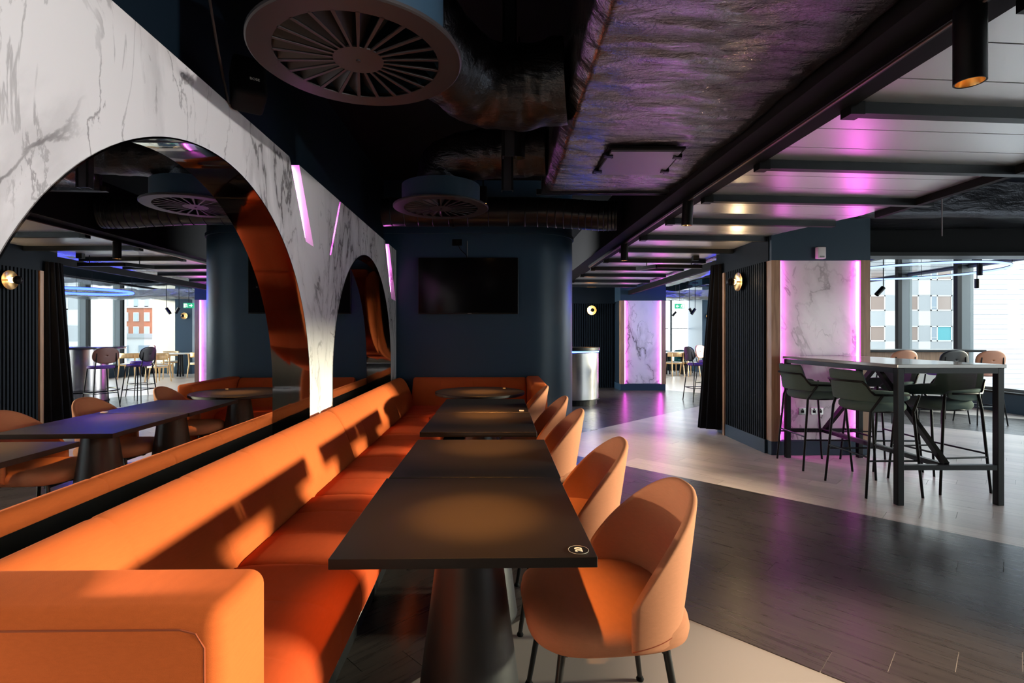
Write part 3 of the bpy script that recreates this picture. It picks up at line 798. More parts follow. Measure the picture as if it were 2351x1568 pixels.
# strut hangers
for x, y, zb, lab in ((.05, 2.93, 2.35, 'vertical grey channel strut hanging beside the near foil duct'), (.045, 3.55, 2.33, 'vertical grey channel strut hanging beside the far duct elbow')):
    t = thing('strut_hanger', (x, y, zb), lab, 'hanger')
    w = .041
    part('channel', MB().prism([(x-w, y), (x+w, y), (x+w, y+.05), (x+w-.006, y+.05), (x+w-.006, y+.006), (x-w+.006, y+.006), (x-w+.006, y+.05), (x-w, y+.05)], zb, ZC), basic('strut_metal', (.05, .05, .06), .35, metal=.6), t)
    part('lip', MB().box(x-w, x-w+.014, y-.004, y, zb, ZC).box(x+w-.014, x+w, y-.004, y, zb, ZC), black, t)

# ceiling diffusers
def diffuser(c, r, label, drum_h, ang0=0, withdrum=True):
    t = thing('swirl_diffuser', c, label, 'air vent')
    x, y, z = c; r1, r0 = r*.775, r*.24
    g = MB().lathe([(r1, .004), (r1, -.0), (r*.985, 0), (r, .004), (r, .014), (r*.98, .018), (r1, .018)], c, 72)
    g.lathe([(0, 0), (r0, 0), (r0, .006), (0, .006)], c, 40)
    N = 24
    for i in range(N):
        a = ang0+2*PI*i/N
        d = Vector((math.cos(a), math.sin(a), 0)); p = Vector((-d.y, d.x, 0)); C = Vector(c)
        w0, w1 = r*.011, r*.017
        a0, a1 = C+d*r0*.97, C+d*(r1+.004)
        g.add([a0-p*w0, a0+p*w0, a1+p*w1, a1-p*w1, a0-p*w0+Vector((0,0,.006)), a0+p*w0+Vector((0,0,.006)), a1+p*w1+Vector((0,0,.006)), a1-p*w1+Vector((0,0,.006))],
              [(0,3,2,1),(4,5,6,7),(0,1,5,4),(1,2,6,5),(2,3,7,6),(3,0,4,7)])
    part('face_plate', g, gunmetal, t, smooth=True, angle=25)
    bladem = None
    for i in range(N):
        a = ang0+2*PI*(i+.5)/N
        d = Vector((math.cos(a), math.sin(a), 0)); p = Vector((-d.y, d.x, 0)); C = Vector(c)
        hw0, hw1 = r0*math.sin(PI/N)*.8, r1*math.sin(PI/N)*.86
        dz = Vector((0, 0, .055)); o0 = Vector((0, 0, .004))
        q = [C+d*r0-p*hw0+o0, C+d*r1-p*hw1+o0, C+d*r1+p*hw1*.7+o0+dz, C+d*r0+p*hw0*.7+o0+dz*.5]
        th = Vector((0, 0, .002))
        part('blade', MB().add(q+[v+th for v in q], [(0,1,2,3),(7,6,5,4),(0,4,5,1),(1,5,6,2),(2,6,7,3),(3,7,4,0)]), gunmetal, t)
    part('centre_screw', MB().lathe([(0, -.004), (.008, -.004), (.009, 0)], c, 12), black, t)
    part('plenum_drum', MB().lathe([(r*.82, .018), (r*.82, drum_h), (0, drum_h), (0, drum_h-.01), (r*.80, drum_h-.01), (r*.80, .018)], c, 48), navy2, t, smooth=True, angle=30)
    return t
diffuser((-.51, 1.84, 2.312), .368, 'large round swirl air diffuser overhead nearest the camera', .36)
diffuser((-.465, 4.0, 2.312), .368, 'smaller-looking round swirl air diffuser farther along the ceiling', .17, .1)

# wall speaker near the diffuser
sp = thing('wall_speaker', wf(2.35, 1.16, 2.18), 'black wall-mounted loudspeaker above the marble wall', 'speaker')
Msp = Matrix.Translation(wf(2.42, 1.14, 2.50)) @ Matrix.Rotation(R(35), 4, 'Z') @ Matrix.Rotation(R(-18), 4, 'X')
part('cabinet', MB().box(-.07, .07, -.075, .075, -.11, .10, .02, 3).xf(Msp), blackm, sp, smooth=True)
part('bracket', MB().bar(Msp @ Vector((0, .08, 0)), wf(2.6, S_M+.0, 2.58), .035), black, sp)
Mt = Msp @ Matrix.Translation((0.015, -.0762, -.03)) @ Matrix.Rotation(PI/2, 4, 'X')
part('badge_text', text_mb('BOSE', .018, Mt, .0003), whitep, sp)
cab = smoothpath([wf(2.5, S_M-.02, 2.45), wf(2.3, 1.22, 2.62), wf(2.15, 1.2, 2.9), wf(2.1, 1.25, 3.29)], 10)
part('cable', MB().tube(cab, .006, 6), basic('grey_cable', (.18, .16, .15), .5), sp)

# ------------------------------------------------------------------ television and fittings on the end wall
YW = 6.55
tv = thing('television', (-.41, 6.5, 1.59), 'large black wall-mounted flat television on the navy end wall', 'television')
a = pxy(960, 721, 6.49); b = pxy(1190, 591, 6.49)
part('bezel', MB().box(a[0], b[0], 6.492, 6.53, a[2], b[2], .004, 2), tvbez, tv)
part('screen', MB().box(a[0]+.008, b[0]-.008, 6.489, 6.495, a[2]+.018, b[2]-.008), tvscr, tv)
part('badge', MB().box(-.42, -.37, 6.4885, 6.492, a[2]+.006, a[2]+.012), basic('badge_grey', (.4, .4, .4), .4), tv)
part('bracket', MB().box(-.6, -.2, 6.53, 6.55, 1.8, 2.1), black, tv)
c = pxy(1051, 556, 6.53)
t = thing('wall_socket', (c[0], 6.54, c[2]-.04), 'black socket with cable above the television', 'socket')
part('plate', MB().box(c[0]-.07, c[0]+.05, 6.535, 6.552, c[2]-.04, c[2]+.04, .003, 1), black, t)
part('plug', MB().box(c[0]-.02, c[0]+.025, 6.50, 6.536, c[2]-.025, c[2]+.02, .004, 1), blackm, t)
part('cable', MB().tube(smoothpath([(c[0], 6.51, c[2]-.02), (c[0]+.04, 6.51, c[2]-.1), (c[0]+.11, 6.515, c[2]-.17), (c[0]+.12, 6.52, c[2]-.22)], 8), .005, 6), black, t)
part('conduit', MB().tube([(c[0]+.12, 6.54, c[2]+.02), (c[0]+.12, 6.54, c[2]-.2)], .005, 6), fgrey, t)

# ------------------------------------------------------------------ banquette
bq = thing('banquette', wf(3.5, 1.0, 0), 'long orange upholstered banquette along the mirrored marble wall', 'sofa')
back = [(.958, .40), (.962, .46), (.985, .535), (1.012, .61), (1.04, .675), (1.07, .732), (1.10, .772), (1.13, .792), (1.16, .798), (1.185, .79), (1.205, .765), (1.21, .73), (1.21, .40)]
seat = [(.985, .25), (.985, .445), (.955, .462), (.90, .47), (.80, .474), (.70, .473), (.60, .466), (.55, .452), (.515, .428), (.495, .395), (.486, .35), (.488, .30), (.502, .265), (.53, .25)]
wfm = lambda p, q, t: wf(t, p, q)
def stations(a, b, grooves=(), e=.016, gd=.006, base=0, bulge=.0):
    st = [(a, e), (a+e*.25, e*.45), (a+e, .002), ]
    ts = []
    n = max(8, int((b-a)/.04))
    for i in range(1, n): ts.append((a+(b-a)*i/n, 0))
    for g in grooves: ts = [x for x in ts if abs(x[0]-g) > .022]+[(g-.018, .0), (g-.005, gd*.5), (g, gd), (g+.005, gd*.5), (g+.018, .0)]
    st += sorted(x for x in ts if a+e*1.2 < x[0] < b-e*1.2)
    st += [(b-e, .002), (b-e*.25, e*.45), (b, e)]
    return st
J = [1.115, 1.96, 2.80, 3.65, 4.50, 5.35, 5.95]
for i in range(len(J)-1):
    a, b = J[i]+.002, J[i+1]-.002
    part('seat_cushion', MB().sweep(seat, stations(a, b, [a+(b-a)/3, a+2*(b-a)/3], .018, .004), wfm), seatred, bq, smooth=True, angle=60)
for a, b, gs in ((1.115, 3.648, [1.53, 1.96, 2.38, 2.80, 3.22]), (3.652, 6.46, [4.07, 4.5, 5.35])):
    part('back_cushion', MB().sweep(back, stations(a, b, gs, .022, .004), wfm), orange, bq, smooth=True, angle=60)
part('rear_shade_sheet', MB().box(-1.2118, -1.2105, 1.12, 6.4, .3, .742).xf(WROT), blackm, bq)  # black sheet added so the cushion back looks shaded in the mirror
part('plinth', MB().box(-1.21, -.60, 1.0, 6.4, 0, .25).xf(WROT), blackm, bq)
part('seat_rail', MB().box(-1.2, -.512, .93, 5.95, .243, .252).xf(WROT), basic('rail_grey', (.35, .33, .32), .5), bq)
# near arm
part('arm', MB().box(-1.21, -.478, .915, 1.112, .10, .840, .034, 6).xf(WROT), orange, bq, smooth=True, angle=60)
aa = [wf(.9145+.001, 1.2, .810), wf(.9145, .55, .810), wf(.9145, .523, .803), wf(.9145, .508, .778), wf(.9145, .505, .14)]
for k in range(len(aa)): aa[k] = aa[k]+Vector((0, .0008, 0))
part('piping', MB().tube(aa, .0022, 6), orangek, bq)
# return along the end wall, with its arm
bq2 = bq
ret_map = lambda p, q, t: Vector((t, 6.545-(1.21-p), q))
XA = -1.315
part('back_cushion', MB().sweep(back, stations(-1.10, .315, [-.75, -.35, .0], .02, .003), ret_map), orange, bq, smooth=True, angle=60)
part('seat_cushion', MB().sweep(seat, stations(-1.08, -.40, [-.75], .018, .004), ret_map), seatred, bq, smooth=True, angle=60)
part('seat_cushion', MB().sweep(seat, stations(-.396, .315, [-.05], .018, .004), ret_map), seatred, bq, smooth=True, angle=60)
part('plinth', MB().box(-1.2, .30, 5.95, 6.5, 0, .25), blackm, bq)
part('arm', MB().box(.32, .495, 5.44, 6.54, .10, .812, .035, 5), orange, bq, smooth=True, angle=60)

# ------------------------------------------------------------------ pedestal tables
def cone(mb, c, r0, r1, z1):
    mb.lathe([(0, 0), (r0, 0), (r0+.002, .008), (r0, .016), (r1, z1), (0, z1)], (c[0], c[1], 0), 48); return mb
def sqtable(c, w, d, rz, label, sticker=None):
    t = thing('pedestal_table', (c[0], c[1], 0), label, 'table', 'square black pedestal tables')
    M = Matrix.Translation((c[0], c[1], 0)) @ Matrix.Rotation(rz, 4, 'Z')
    part('tabletop', MB().box(-w/2, w/2, -d/2, d/2, .722, .75, .0012, 1).xf(M), tabtop, t)
    part('cone_base', cone(MB(), c, .185, .094, .716), tabcone, t, smooth=True, angle=30)
    part('mounting_plate', MB().box(-.2, .2, -.2, .2, .714, .722).xf(M), blackm, t)
    if sticker:
        Ms = M @ Matrix.Translation((w/2-.043, -d/2+.042, .7503))
        st = part('number_disc', MB().lathe([(0, 0), (.027, 0), (.027, .0012), (0, .0012)], n=40).xf(Ms), basic('disc_black', (.006, .007, .008), .3), t, label='black disc printed with the number 20')
        part('disc_rim', MB().tube([Ms @ Vector((.027*math.cos(a*PI/24), .027*math.sin(a*PI/24), .0012)) for a in range(48)], .0006, 5, closed=True), basic('disc_rim_grey', (.3, .29, .28), .4), t)
        part('number_text', text_mb('20', .028, Ms @ Matrix.Translation((.001, 0, .0018)) @ Matrix.Rotation(PI/2, 4, 'Z'), .0006), whitep, t)
    return t
sqtable((-.105, 1.712), .70, .752, R(1.2), 'nearest square black pedestal table with a round 20 sticker on its corner', True)
sqtable((-.108, 2.472), .70, .752, R(.3), 'black square pedestal table butted behind the one with the 20 sticker')
sqtable((-.135, 3.46), .70, .79, 0, 'black square pedestal table just beyond the gap between table pairs')
tB = sqtable((-.14, 4.26), .70, .79, 0, 'black square pedestal table in front of the round table')
part('small_tag', MB().box(.14, .175, 3.90, 3.93, .7505, .756), whitep, tB)
rt = thing('pedestal_table', (-.215, 5.3, 0), 'round black pedestal table in the banquette corner', 'table')
part('tabletop', MB().lathe([(0, .72), (.455, .72), (.46, .724), (.46, .746), (.456, .75), (0, .75)], (-.215, 5.3, 0), 72), tabtop, rt, smooth=True, angle=30)
part('cone_base', cone(MB(), (-.215, 5.3), .20, .095, .72), tabcone, rt, smooth=True, angle=30)
part('small_tag', MB().box(.02, .05, 5.55, 5.57, .7505, .757), whitep, rt)

# ------------------------------------------------------------------ terracotta shell chairs (facing -X, origin on the floor under the seat centre)
def shell_chair():
    t = thing('shell_chair', (0, 0, 0), '', 'chair')
    # seat: rounded square, wide front
    g = MB()
    def outline(a):
        ca, sa = math.cos(a), math.sin(a); pw = 3.4
        ux = math.copysign(abs(ca)**(2/pw), ca); uy = math.copysign(abs(sa)**(2/pw), sa)
        return ux*.262, uy*(.262-.012*ux)
    n = 56; rings = [(.05, .385), (.02, .388), (.004, .402), (0, .425), (.004, .448), (.02, .464), (.06, .472), (.14, .470), (.22, .466)]
    k = 0
    for i in range(n):
        x, y = outline(2*PI*i/n)
        for ins, z in rings:
            f = 1-ins/.262; g.v.append(Vector((x*f, y*f, z+(.008 if x < -.1 else 0)*0)))
    m = len(rings)
    for i in range(n):
        i2 = (i+1) % n
        for j in range(m-1): g.f.append((i*m+j, i2*m+j, i2*m+j+1, i*m+j+1))
    g.f.append(tuple(i*m+m-1 for i in range(n))); g.f.append(tuple(i*m for i in range(n))[::-1])
    part('seat', g, chairf, t, smooth=True, angle=70)
    # shell back
    def fn(a, b):
        ph = (a*2-1)*R(88); c = math.cos(ph); s_ = math.sin(ph)
        top = .455+.375*max(0, math.cos(ph*90/92))**.62
        z0 = .405; z = z0+(top-z0)*b
        lean = max(0, z-.44)*.17
        pw = 2.6
        ex = math.copysign(abs(c)**(2/pw), c); ey = math.copysign(abs(s_)**(2/pw), s_)
        rx = .222; ry = .258
        taper = 1-.12*max(0, (z-.5)/.33)**1.5
        x = .0+ex*rx+lean*max(0, ex)+.01
        y = ey*ry*taper
        return (x, y, z)
    part('backrest_shell', MB().grid(fn, 48, 14), chairf, t, smooth=True, angle=180, mods=[('sol', .028, 0), ('sub', 1)])
    part('seam_piping', MB().tube([Vector(fn(i/48, .10))*1.0+Vector((.0, 0, 0))+Vector((fn(i/48, .1)[0], fn(i/48, .1)[1], 0)).normalized()*.0140 for i in range(49)], .0016, 5), orangek, t)
    part('underframe', MB().box(-.19, .19, -.012, .012, .36, .386).box(-.17, -.145, -.19, .19, .36, .384).box(.145, .17, -.19, .19, .36, .384), legblk, t)
    for sx in (-1, 1):
        for sy in (-1, 1):
            a = Vector((sx*.158, sy*.178, .385)); b = Vector((sx*.215, sy*.225, .012))
            lg = part('leg', MB().tube([a, a*.5+b*.5, b], [.0125, .0115, .0095], 12), legblk, t, smooth=True)
            part('foot_glide', MB().lathe([(0, 0), (.014, 0), (.015, .006), (.010, .016), (0, .016)], (b.x, b.y, 0), 14), blackm, lg, smooth=True)
    return t
ch = shell_chair()
CH = [(.335, 1.745, .06, 'nearest terracotta shell chair, pulled up to the table with the 20 sticker'),
      (.30, 2.50, .0, 'second terracotta shell chair along the tables, behind the nearest one'),
      (.255, 3.50, -.03, 'third terracotta shell chair along the row, at the table past the gap'),
      (.24, 4.22, .02, 'fourth terracotta shell chair, beside the table before the round one'),
      (.165, 5.11, -.05, 'last terracotta shell chair, at the round corner table')]
for i, (x, y, rz, lab) in enumerate(CH): place(ch, i, (x, y, 0), rz, lab, 'terracotta chairs along the banquette tables')

# ------------------------------------------------------------------ high bar table with green stools
bt = thing('bar_table', (3.5, 4.8, 0), 'high bar table with speckled stone top on a black square-tube frame', 'table')
X0, X1, Y0, Y1 = 3.09, 3.92, 4.0, 5.62
part('stone_top', MB().box(X0-.01, X1+.01, Y0-.01, Y1, 1.072, 1.10, .003, 1), stone, bt)
TW = .05
for x in (X0+TW/2, X1-TW/2):
    for y in (Y0+TW/2, Y1-TW/2-.01):
        part('leg', MB().box(x-TW/2, x+TW/2, y-TW/2, y+TW/2, 0, 1.07, .003, 1), black, bt)
part('top_frame', MB().box(X0+TW, X1-TW, Y0, Y0+TW, 1.03, 1.07).box(X0+TW, X1-TW, Y1-TW-.01, Y1-.01, 1.03, 1.07).box(X0, X0+TW, Y0+TW, Y1-TW-.01, 1.03, 1.07).box(X1-TW, X1, Y0+TW, Y1-TW-.01, 1.03, 1.07), black, bt)
xm = (X0+X1)/2
for y in (Y0+.025, Y1-.035): part('cross_rail', MB().bar((X0+TW, y, .295), (X1-TW, y, .295), .04), black, bt)
part('long_rail', MB().bar((xm, Y0+.045, .295), (xm, Y1-.055, .295), .04), black, bt)
part('diagonal_brace', MB().bar((xm, Y0+.05, .31), (xm, 4.80, 1.03), .04), black, bt)
part('diagonal_brace', MB().bar((xm, Y1-.06, .31), (xm, 4.82, 1.03), .04), black, bt)
def green_stool():
    t = thing('bar_stool', (0, 0, 0), '', 'stool')     # faces +X
    part('seat', MB().cushion((0.0, 0, 0), .218, .222, .69, .772, .034, 2.8, 44, .006), greenf, t, smooth=True, angle=70)
    def fn(a, b):
        ph = PI+(a*2-1)*R(122); c, s_ = math.cos(ph), math.sin(ph)
        d = abs(a*2-1)*122
        def ss(e0, e1, v): v = min(1, max(0, (v-e0)/(e1-e0))); return v*v*(3-2*v)
        top = 1.035-.155*ss(45, 54, d)-.02*ss(60, 122, d); bot = .778+.02*ss(90, 122, d)
        # rounded ends
        e = ss(122, 108, d) if False else 1-max(0, (d-112)/10)**2*.75
        mid = (top+bot)/2; z = mid+(b-.5)*(top-bot)*e
        pw = 2.5; ex = math.copysign(abs(c)**(2/pw), c); ey = math.copysign(abs(s_)**(2/pw), s_)
        lean = (z-.76)*.16
        return (ex*(.235)+(-lean if ex < 0 else 0), ey*(.245), z)
    part('wrap_backrest', MB().grid(fn, 72, 12), greenf, t, smooth=True, angle=180, mods=[('sol', .042, 0), ('sub', 1)])
    # rail that steps round the outside of the back
    pts = []
    for i in range(41):
        a = .04+.92*i/40; d = abs(a*2-1)*122
        v = min(1, max(0, (d-44)/18)); v = v*v*(3-2*v); z = .945-.105*v
        p = Vector(fn(a, .5)); q = Vector((p.x, p.y, 0)).normalized()*.031; pts.append(Vector((p.x+q.x-(z-.85)*.08, p.y+q.y, z)))
    part('back_rail', MB().tube(pts, .0095, 8), black, t, smooth=True)
    for sx in (-1, 1):
        for sy in (-1, 1):
            topz = .70
            a = Vector((sx*.165, sy*.20, topz)); b = Vector((sx*.235, sy*.255, 0))
            up = Vector((pts[0 if sy > 0 else -1].x*0+.20, sy*.262, .84)) if sx > 0 else Vector((-.10, sy*.268, .845))
            part('leg', MB().tube([up, a+Vector((sx*.012, sy*.03, .0)), b], [.0105, .0115, .010], 10), black, t, smooth=True)
    f = lambda z: ((.165+.012)+(.235-.177)*(1-z/.70), (.23)+(.255-.23)*(1-z/.70))
    for z, segs in ((.33, ((1, 1, 1, -1), (-1, 1, -1, -1))), (.30, ((-1, 1, 1, 1), (-1, -1, 1, -1)))):
        for s0, s1, e0, e1 in segs:
            fx, fy = f(z); part('footrest_bar', MB().tube([(s0*fx, s1*fy, z), (e0*fx, e1*fy, z)], .008, 8), black, t, smooth=True)
    part('seat_ring', MB().tube([(.19*math.cos(a*PI/16), .205*math.sin(a*PI/16), .695) for a in range(32)], .009, 8, closed=True), black, t, smooth=True)
    return t
gs = green_stool()
GS = [(3.20, 4.44, .02, 'green upholstered bar stool at the front of the bar table, back to the walkway'),
      (3.20, 5.27, -.04, 'green upholstered bar stool tucked between bar table and marble pillar'),
      (3.86, 4.55, PI+.1, 'green upholstered bar stool on the window side of the bar table, near end'),
      (3.86, 5.24, PI-.03, 'green upholstered bar stool on the window side of the bar table, pillar end')]
for i, (x, y, rz, lab) in enumerate(GS): place(gs, i, (x, y, 0), rz, lab, 'green bar stools round the high table')

# ------------------------------------------------------------------ leather-backed bar stools
def oval_stool(name, bmat, smat):
    t = thing('bar_stool', (0, 0, 0), '', 'stool')     # faces +Y, back at -Y
    part('seat', MB().cushion((0, 0, 0), .205, .20, .715, .765, .025, 2.2, 36, .008), smat, t, smooth=True, angle=70)
    def fn(a, b):
        # bowed oval pad
        th = 2*PI*a; rr = b
        ex = math.copysign(abs(math.cos(th))**.8, math.cos(th)); ez = math.copysign(abs(math.sin(th))**.8, math.sin(th))
        x = .215*rr*ex; z = .955+.15*rr*ez
        return (x, -.215+.9*x*x-.12*(z-.955), z)
    part('back_pad', MB().grid(fn, 36, 6, wrapu=True), bmat, t, smooth=True, angle=180, mods=[('sol', .035, 0), ('sub', 1)])
    for sx in (-1, 1):
        part('back_post', MB().tube([(sx*.15, -.215, 1.0), (sx*.16, -.21, .85), (sx*.165, -.17, .715)], .009, 8), black, t, smooth=True)
        for sy in (-1, 1):
            part('leg', MB().tube([(sx*.15, sy*.15, .72), (sx*.215, sy*.215, 0)], [.011, .009], 10), black, t, smooth=True)
    q = .19
    for a, b in (((-q, -q), (q, -q)), ((q, -q), (q, q)), ((q, q), (-q, q)), ((-q, q), (-q, -q))):
        part('footrest_bar', MB().tube([(*a, .27), (*b, .27)], .008, 8), black, t, smooth=True)
    return t
t_tan = oval_stool('tan', tanl, pinkl); t_blk = oval_stool('blk', blkl, purpf); t_brn = oval_stool('brn', brwnl, purpf); t_pnk = oval_stool('pnk', pinkl, purpf)
G1, G2 = 'leather bar stools at the window counter', 'leather bar stools round the barrel table'
place(t_tan, 0, (6.08, 7.95, 0), .05, 'tan leather bar stool at the window counter, half hidden by the pillar', G1)
place(t_tan, 1, (7.22, 7.75, 0), -.05, 'tan leather bar stool at the window end of the counter', G1)
place(t_blk, 0, (6.80, 7.9, 0), .0, 'black leather bar stool between two tan ones at the counter', G1)
place(t_blk, 1, (3.97, 10.35, 0), -1.45, 'black-backed bar stool seen beside the black curtain', G2)
place(t_brn, 0, (4.25, 9.72, 0), -1.0, 'brown-backed bar stool with violet seat, mirrored beside the barrel table', G2)
place(t_pnk, 0, (4.62, 11.45, 0), -2.5, 'blush-backed bar stool on the far side of the barrel table', G2)
place(t_blk, 2, (4.95, 9.55, 0), -.3, 'black-backed bar stool beside the curtain edge in the mirror', G2)
place(t_tan, 2, (6.3, 11.05, 0), 2.0, 'tan-backed bar stool behind the barrel table', G2)

# window counter (island)
ic = thing('window_counter', (7.7, 9.3, 0), 'long bar counter with dark top and pale base before the windows', 'counter')
part('worktop', MB().box(6.2, 8.46, 8.95, 9.6, 1.03, 1.07, .003, 1), black, ic)
part('front_panel', MB().box(6.3, 8.3, 9.12, 9.5, .14, 1.03), wood, ic)
part('pale_base', MB().box(5.9, 8.25, 9.0, 9.12, .14, .80), lightgrey, ic)
part('kick', MB().box(6.0, 8.2, 9.06, 9.5, 0, .14), blackm, ic)
part('foot_post', MB().tube([(6.35, 8.85, 0), (6.35, 8.85, .42)], .012, 8), brass, ic)

# barrel table with blue halo
brl = thing('barrel_table', (5.2, 10.6, 0), 'round high table on a shiny drum base lit blue', 'table')
part('top', MB().lathe([(0, 1.05), (.68, 1.05), (.70, 1.06), (.70, 1.09), (.69, 1.10), (0, 1.10)], (5.2, 10.6, 0), 56), basic('dark_stone', (.05, .05, .055), .12), brl, smooth=True, angle=30)
part('drum', MB().lathe([(0, .03), (.40, .03), (.40, 1.05), (0, 1.05)], (5.2, 10.6, 0), 48), steel, brl, smooth=True, angle=30)
part('foot_ring', MB().tube([(5.2+.58*math.cos(a*PI/24), 10.6+.58*math.sin(a*PI/24), .22) for a in range(48)], .014, 8, closed=True), black, brl, smooth=True)
part('base', MB().lathe([(0, 0), (.42, 0), (.42, .03), (0, .03)], (5.2, 10.6, 0), 48), black, brl)
def ring_lamp(c, r, label, mat, tr=.022):
    t = thing('ring_lamp', c, label, 'lamp')
    n = 72
    part('tube', MB().tube([(c[0]+r*math.cos(2*PI*i/n), c[1]+r*math.sin(2*PI*i/n), c[2]) for i in range(n)], tr, 8, closed=True), mat, t, smooth=True)
    part('rim', MB().lathe([(r+.008, tr), (r+.01, tr+.008), (r-.01, tr+.008), (r-.008, tr)], c, 72), black, t)
    for k in range(4):
        a = PI/4+PI/2*k; part('suspension_rod', MB().tube([(c[0]+r*math.cos(a), c[1]+r*math.sin(a), c[2]+.03), (c[0]+r*math.cos(a), c[1]+r*math.sin(a), (2.61 if c[0]+r*math.cos(a) > 6.3 else ZC-.003))], .004, 6), black, t)
ring_lamp((5.2, 10.6, 2.2), .80, 'glowing blue ring lamp hung over the barrel table', bluel)
ring_lamp((6.2, 7.75, 2.28), 1.07, 'pale blue ring lamp hung before the windows beside the pillar', bluew, .014)
def pl(name, loc, e, col, r=.1):
    l = bpy.data.lights.new(name, 'POINT'); l.energy = e; l.color = col; l.shadow_soft_size = r
    o = bpy.data.objects.new(name, l); link(o); o.location = loc

# reception desk (steel drum front)
rd = thing('reception_desk', (1.3, 10.05, 0), 'curved brushed steel desk with black top and blue underglow', 'desk')
cD = (1.33, 10.1, 0)
part('steel_front', MB().lathe([(.58, .10), (.58, .985)], cD, 48), steel, rd, smooth=True, angle=60)
part('plinth', MB().lathe([(0, 0), (.55, 0), (.55, .10), (.60, .10), (.60, .115), (0, .115)], cD, 48), black, rd)
part('top', MB().lathe([(0, 1.03), (.60, 1.03), (.605, 1.035), (.605, 1.09), (0, 1.09)], cD, 48), black, rd, smooth=True, angle=30)
part('underglow_strip', MB().lathe([(.555, 1.0), (.59, 1.0), (.59, 1.022), (.555, 1.022)], cD, 48, PI, 1.9*PI), blued, rd)
part('counter_wing', MB().box(-.6, 1.0, 9.9, 10.5, .1, 1.09), black, rd)

# ------------------------------------------------------------------ opening rail, blue-lit ducts, strip ceiling beyond
t = thing('curtain_rail', (3.1, 10, 2.3), 'thick black ceiling rail running from curtain to far pillar', 'rail')
part('rail', MB().bar((3.08, 7.15, 2.34), (3.08, 12.29, 2.34), .07, .10), blackm, t)
t = thing('foil_duct', (3.75, 9.8, 2.5), 'blue-lit foil duct above the barrel table seating', 'duct')
def dfn(a, b):
    y = 7.15+5.1*a; per = [(3.3, 2.9), (3.3, 2.52), (4.0, 2.48), (4.0, 2.9)]
    i = min(2, int(b*3)); f = b*3-i; x = per[i][0]+(per[i+1][0]-per[i][0])*f; z = per[i][1]+(per[i+1][1]-per[i][1])*f
    n1 = noise.fractal(Vector((x*4, y*5, z*5)), 1, 2, 3); return (x+.02*n1, y, z+.02*n1)
part('foil_wrap', MB().grid(dfn, 90, 24), foilw, t, smooth=True, angle=180)
t = thing('foil_duct', (5.6, 14.2, 2.42), 'pale crumpled foil duct crossing before the far windows', 'duct')
def dfn2(a, b):
    x = 3.0+5.2*a; per = [(13.9, 2.54), (13.9, 2.34), (14.7, 2.32), (14.7, 2.54)]
    i = min(2, int(b*3)); f = b*3-i; y = per[i][0]+(per[i+1][0]-per[i][0])*f; z = per[i][1]+(per[i+1][1]-per[i][1])*f
    n1 = noise.fractal(Vector((x*3, y*4, z*4+5)), 1, 2, 3); return (x, y+.02*n1, z+.035*n1)
part('foil_wrap', MB().grid(dfn2, 90, 24), foilw, t, smooth=True, angle=180)
# crossing bulkhead beam right of pillar + dark ducts above
t = thing('crossing_beam', (6.4, 6.3, 2.28), 'black crossing beam over the window bay beside the pillar', 'beam')
part('flange', MB().box(4.075, 8.69, 6.2, 6.5, 2.285, 2.33), black, t)
part('web', MB().box(4.075, 8.69, 6.28, 6.36, 2.33, 2.75), blackm, t)
t = thing('bulk_duct', (6.4, 6.9, 2.5), 'dark rectangular air duct above the crossing beam', 'duct')
def dfn3(a, b):
    x = 3.9+4.7*a; per = [(5.6, 3.0), (5.6, 2.62), (6.15, 2.6), (6.15, 3.0)]
    i = min(2, int(b*3)); f = b*3-i; y = per[i][0]+(per[i+1][0]-per[i][0])*f; z = per[i][1]+(per[i+1][1]-per[i][1])*f
    n1 = noise.fractal(Vector((x*3, y*4, z*4+5)), 1, 2, 3); return (x, y+.012*n1, z+.02*n1)
part('duct_wrap', MB().grid(dfn3, 80, 18), foilb, t, smooth=True, angle=180)
part('hanger_rod', MB().tube([(4.55, 5.3, 2.35), (4.55, 5.3, ZC)], .006, 6), fgrey, t)
# reflective strip ceiling in the window bay
scg = bpy.data.objects.new('strip_ceiling', None); scg.location = (6.4, 12, 2.6); link(scg); tag(scg, 'ceiling of shiny metal strips over the window bay', 'ceiling')
stripm = basic('mirror_strip', (.70, .72, .76), .06, metal=1)
y = 7.0; k = 0
while y < 17.8:
    x0 = 6.25 if y < 12.6 else 5.2
    part('strip', MB().box(x0, 8.55, y, y+.52, 2.62, 2.635), stripm, scg); y += .55
part('strip_carrier', MB().box(6.3, 6.42, 7.0, 17.8, 2.60, 2.619), black, scg)
def hang_spot(p, tilt, label, L=.16, r=.035):
    t = thing('hanging_spotlight', p, label, 'spotlight')
    M = Matrix.Translation(p) @ Matrix.Rotation(tilt, 4, 'Y')
    part('housing', MB().lathe([(0, 0), (r, 0), (r, -L), (r*.85, -L), (r*.85, -L+.03), (0, -L+.03)], n=20).xf(M), black, t, smooth=True, angle=30)
    part('stem', MB().tube([Vector(p)+Vector((0, 0, -.02)), (p[0], p[1], 2.62 if p[0] > 6.3 and p[1] < 12.6 else ZC-.003)], .007, 6), black, t)
    part('track_adapter', MB().box(p[0]-.07, p[0]+.07, p[1]-.02, p[1]+.02, 2.585, 2.62), black, t)
for (x, y, Y, tl, lab) in ((2249, 607, 7.6, 0, 'black spotlight hanging straight down before the white cladding'), (2243, 640, 8.8, 0, 'blue-tinted spotlight hanging behind the ring lamp'), (2028, 660, 8.2, .75, 'tilted black spotlight hanging beside the marble pillar')):
    hang_spot(pxy(x, y, Y), tl, lab)
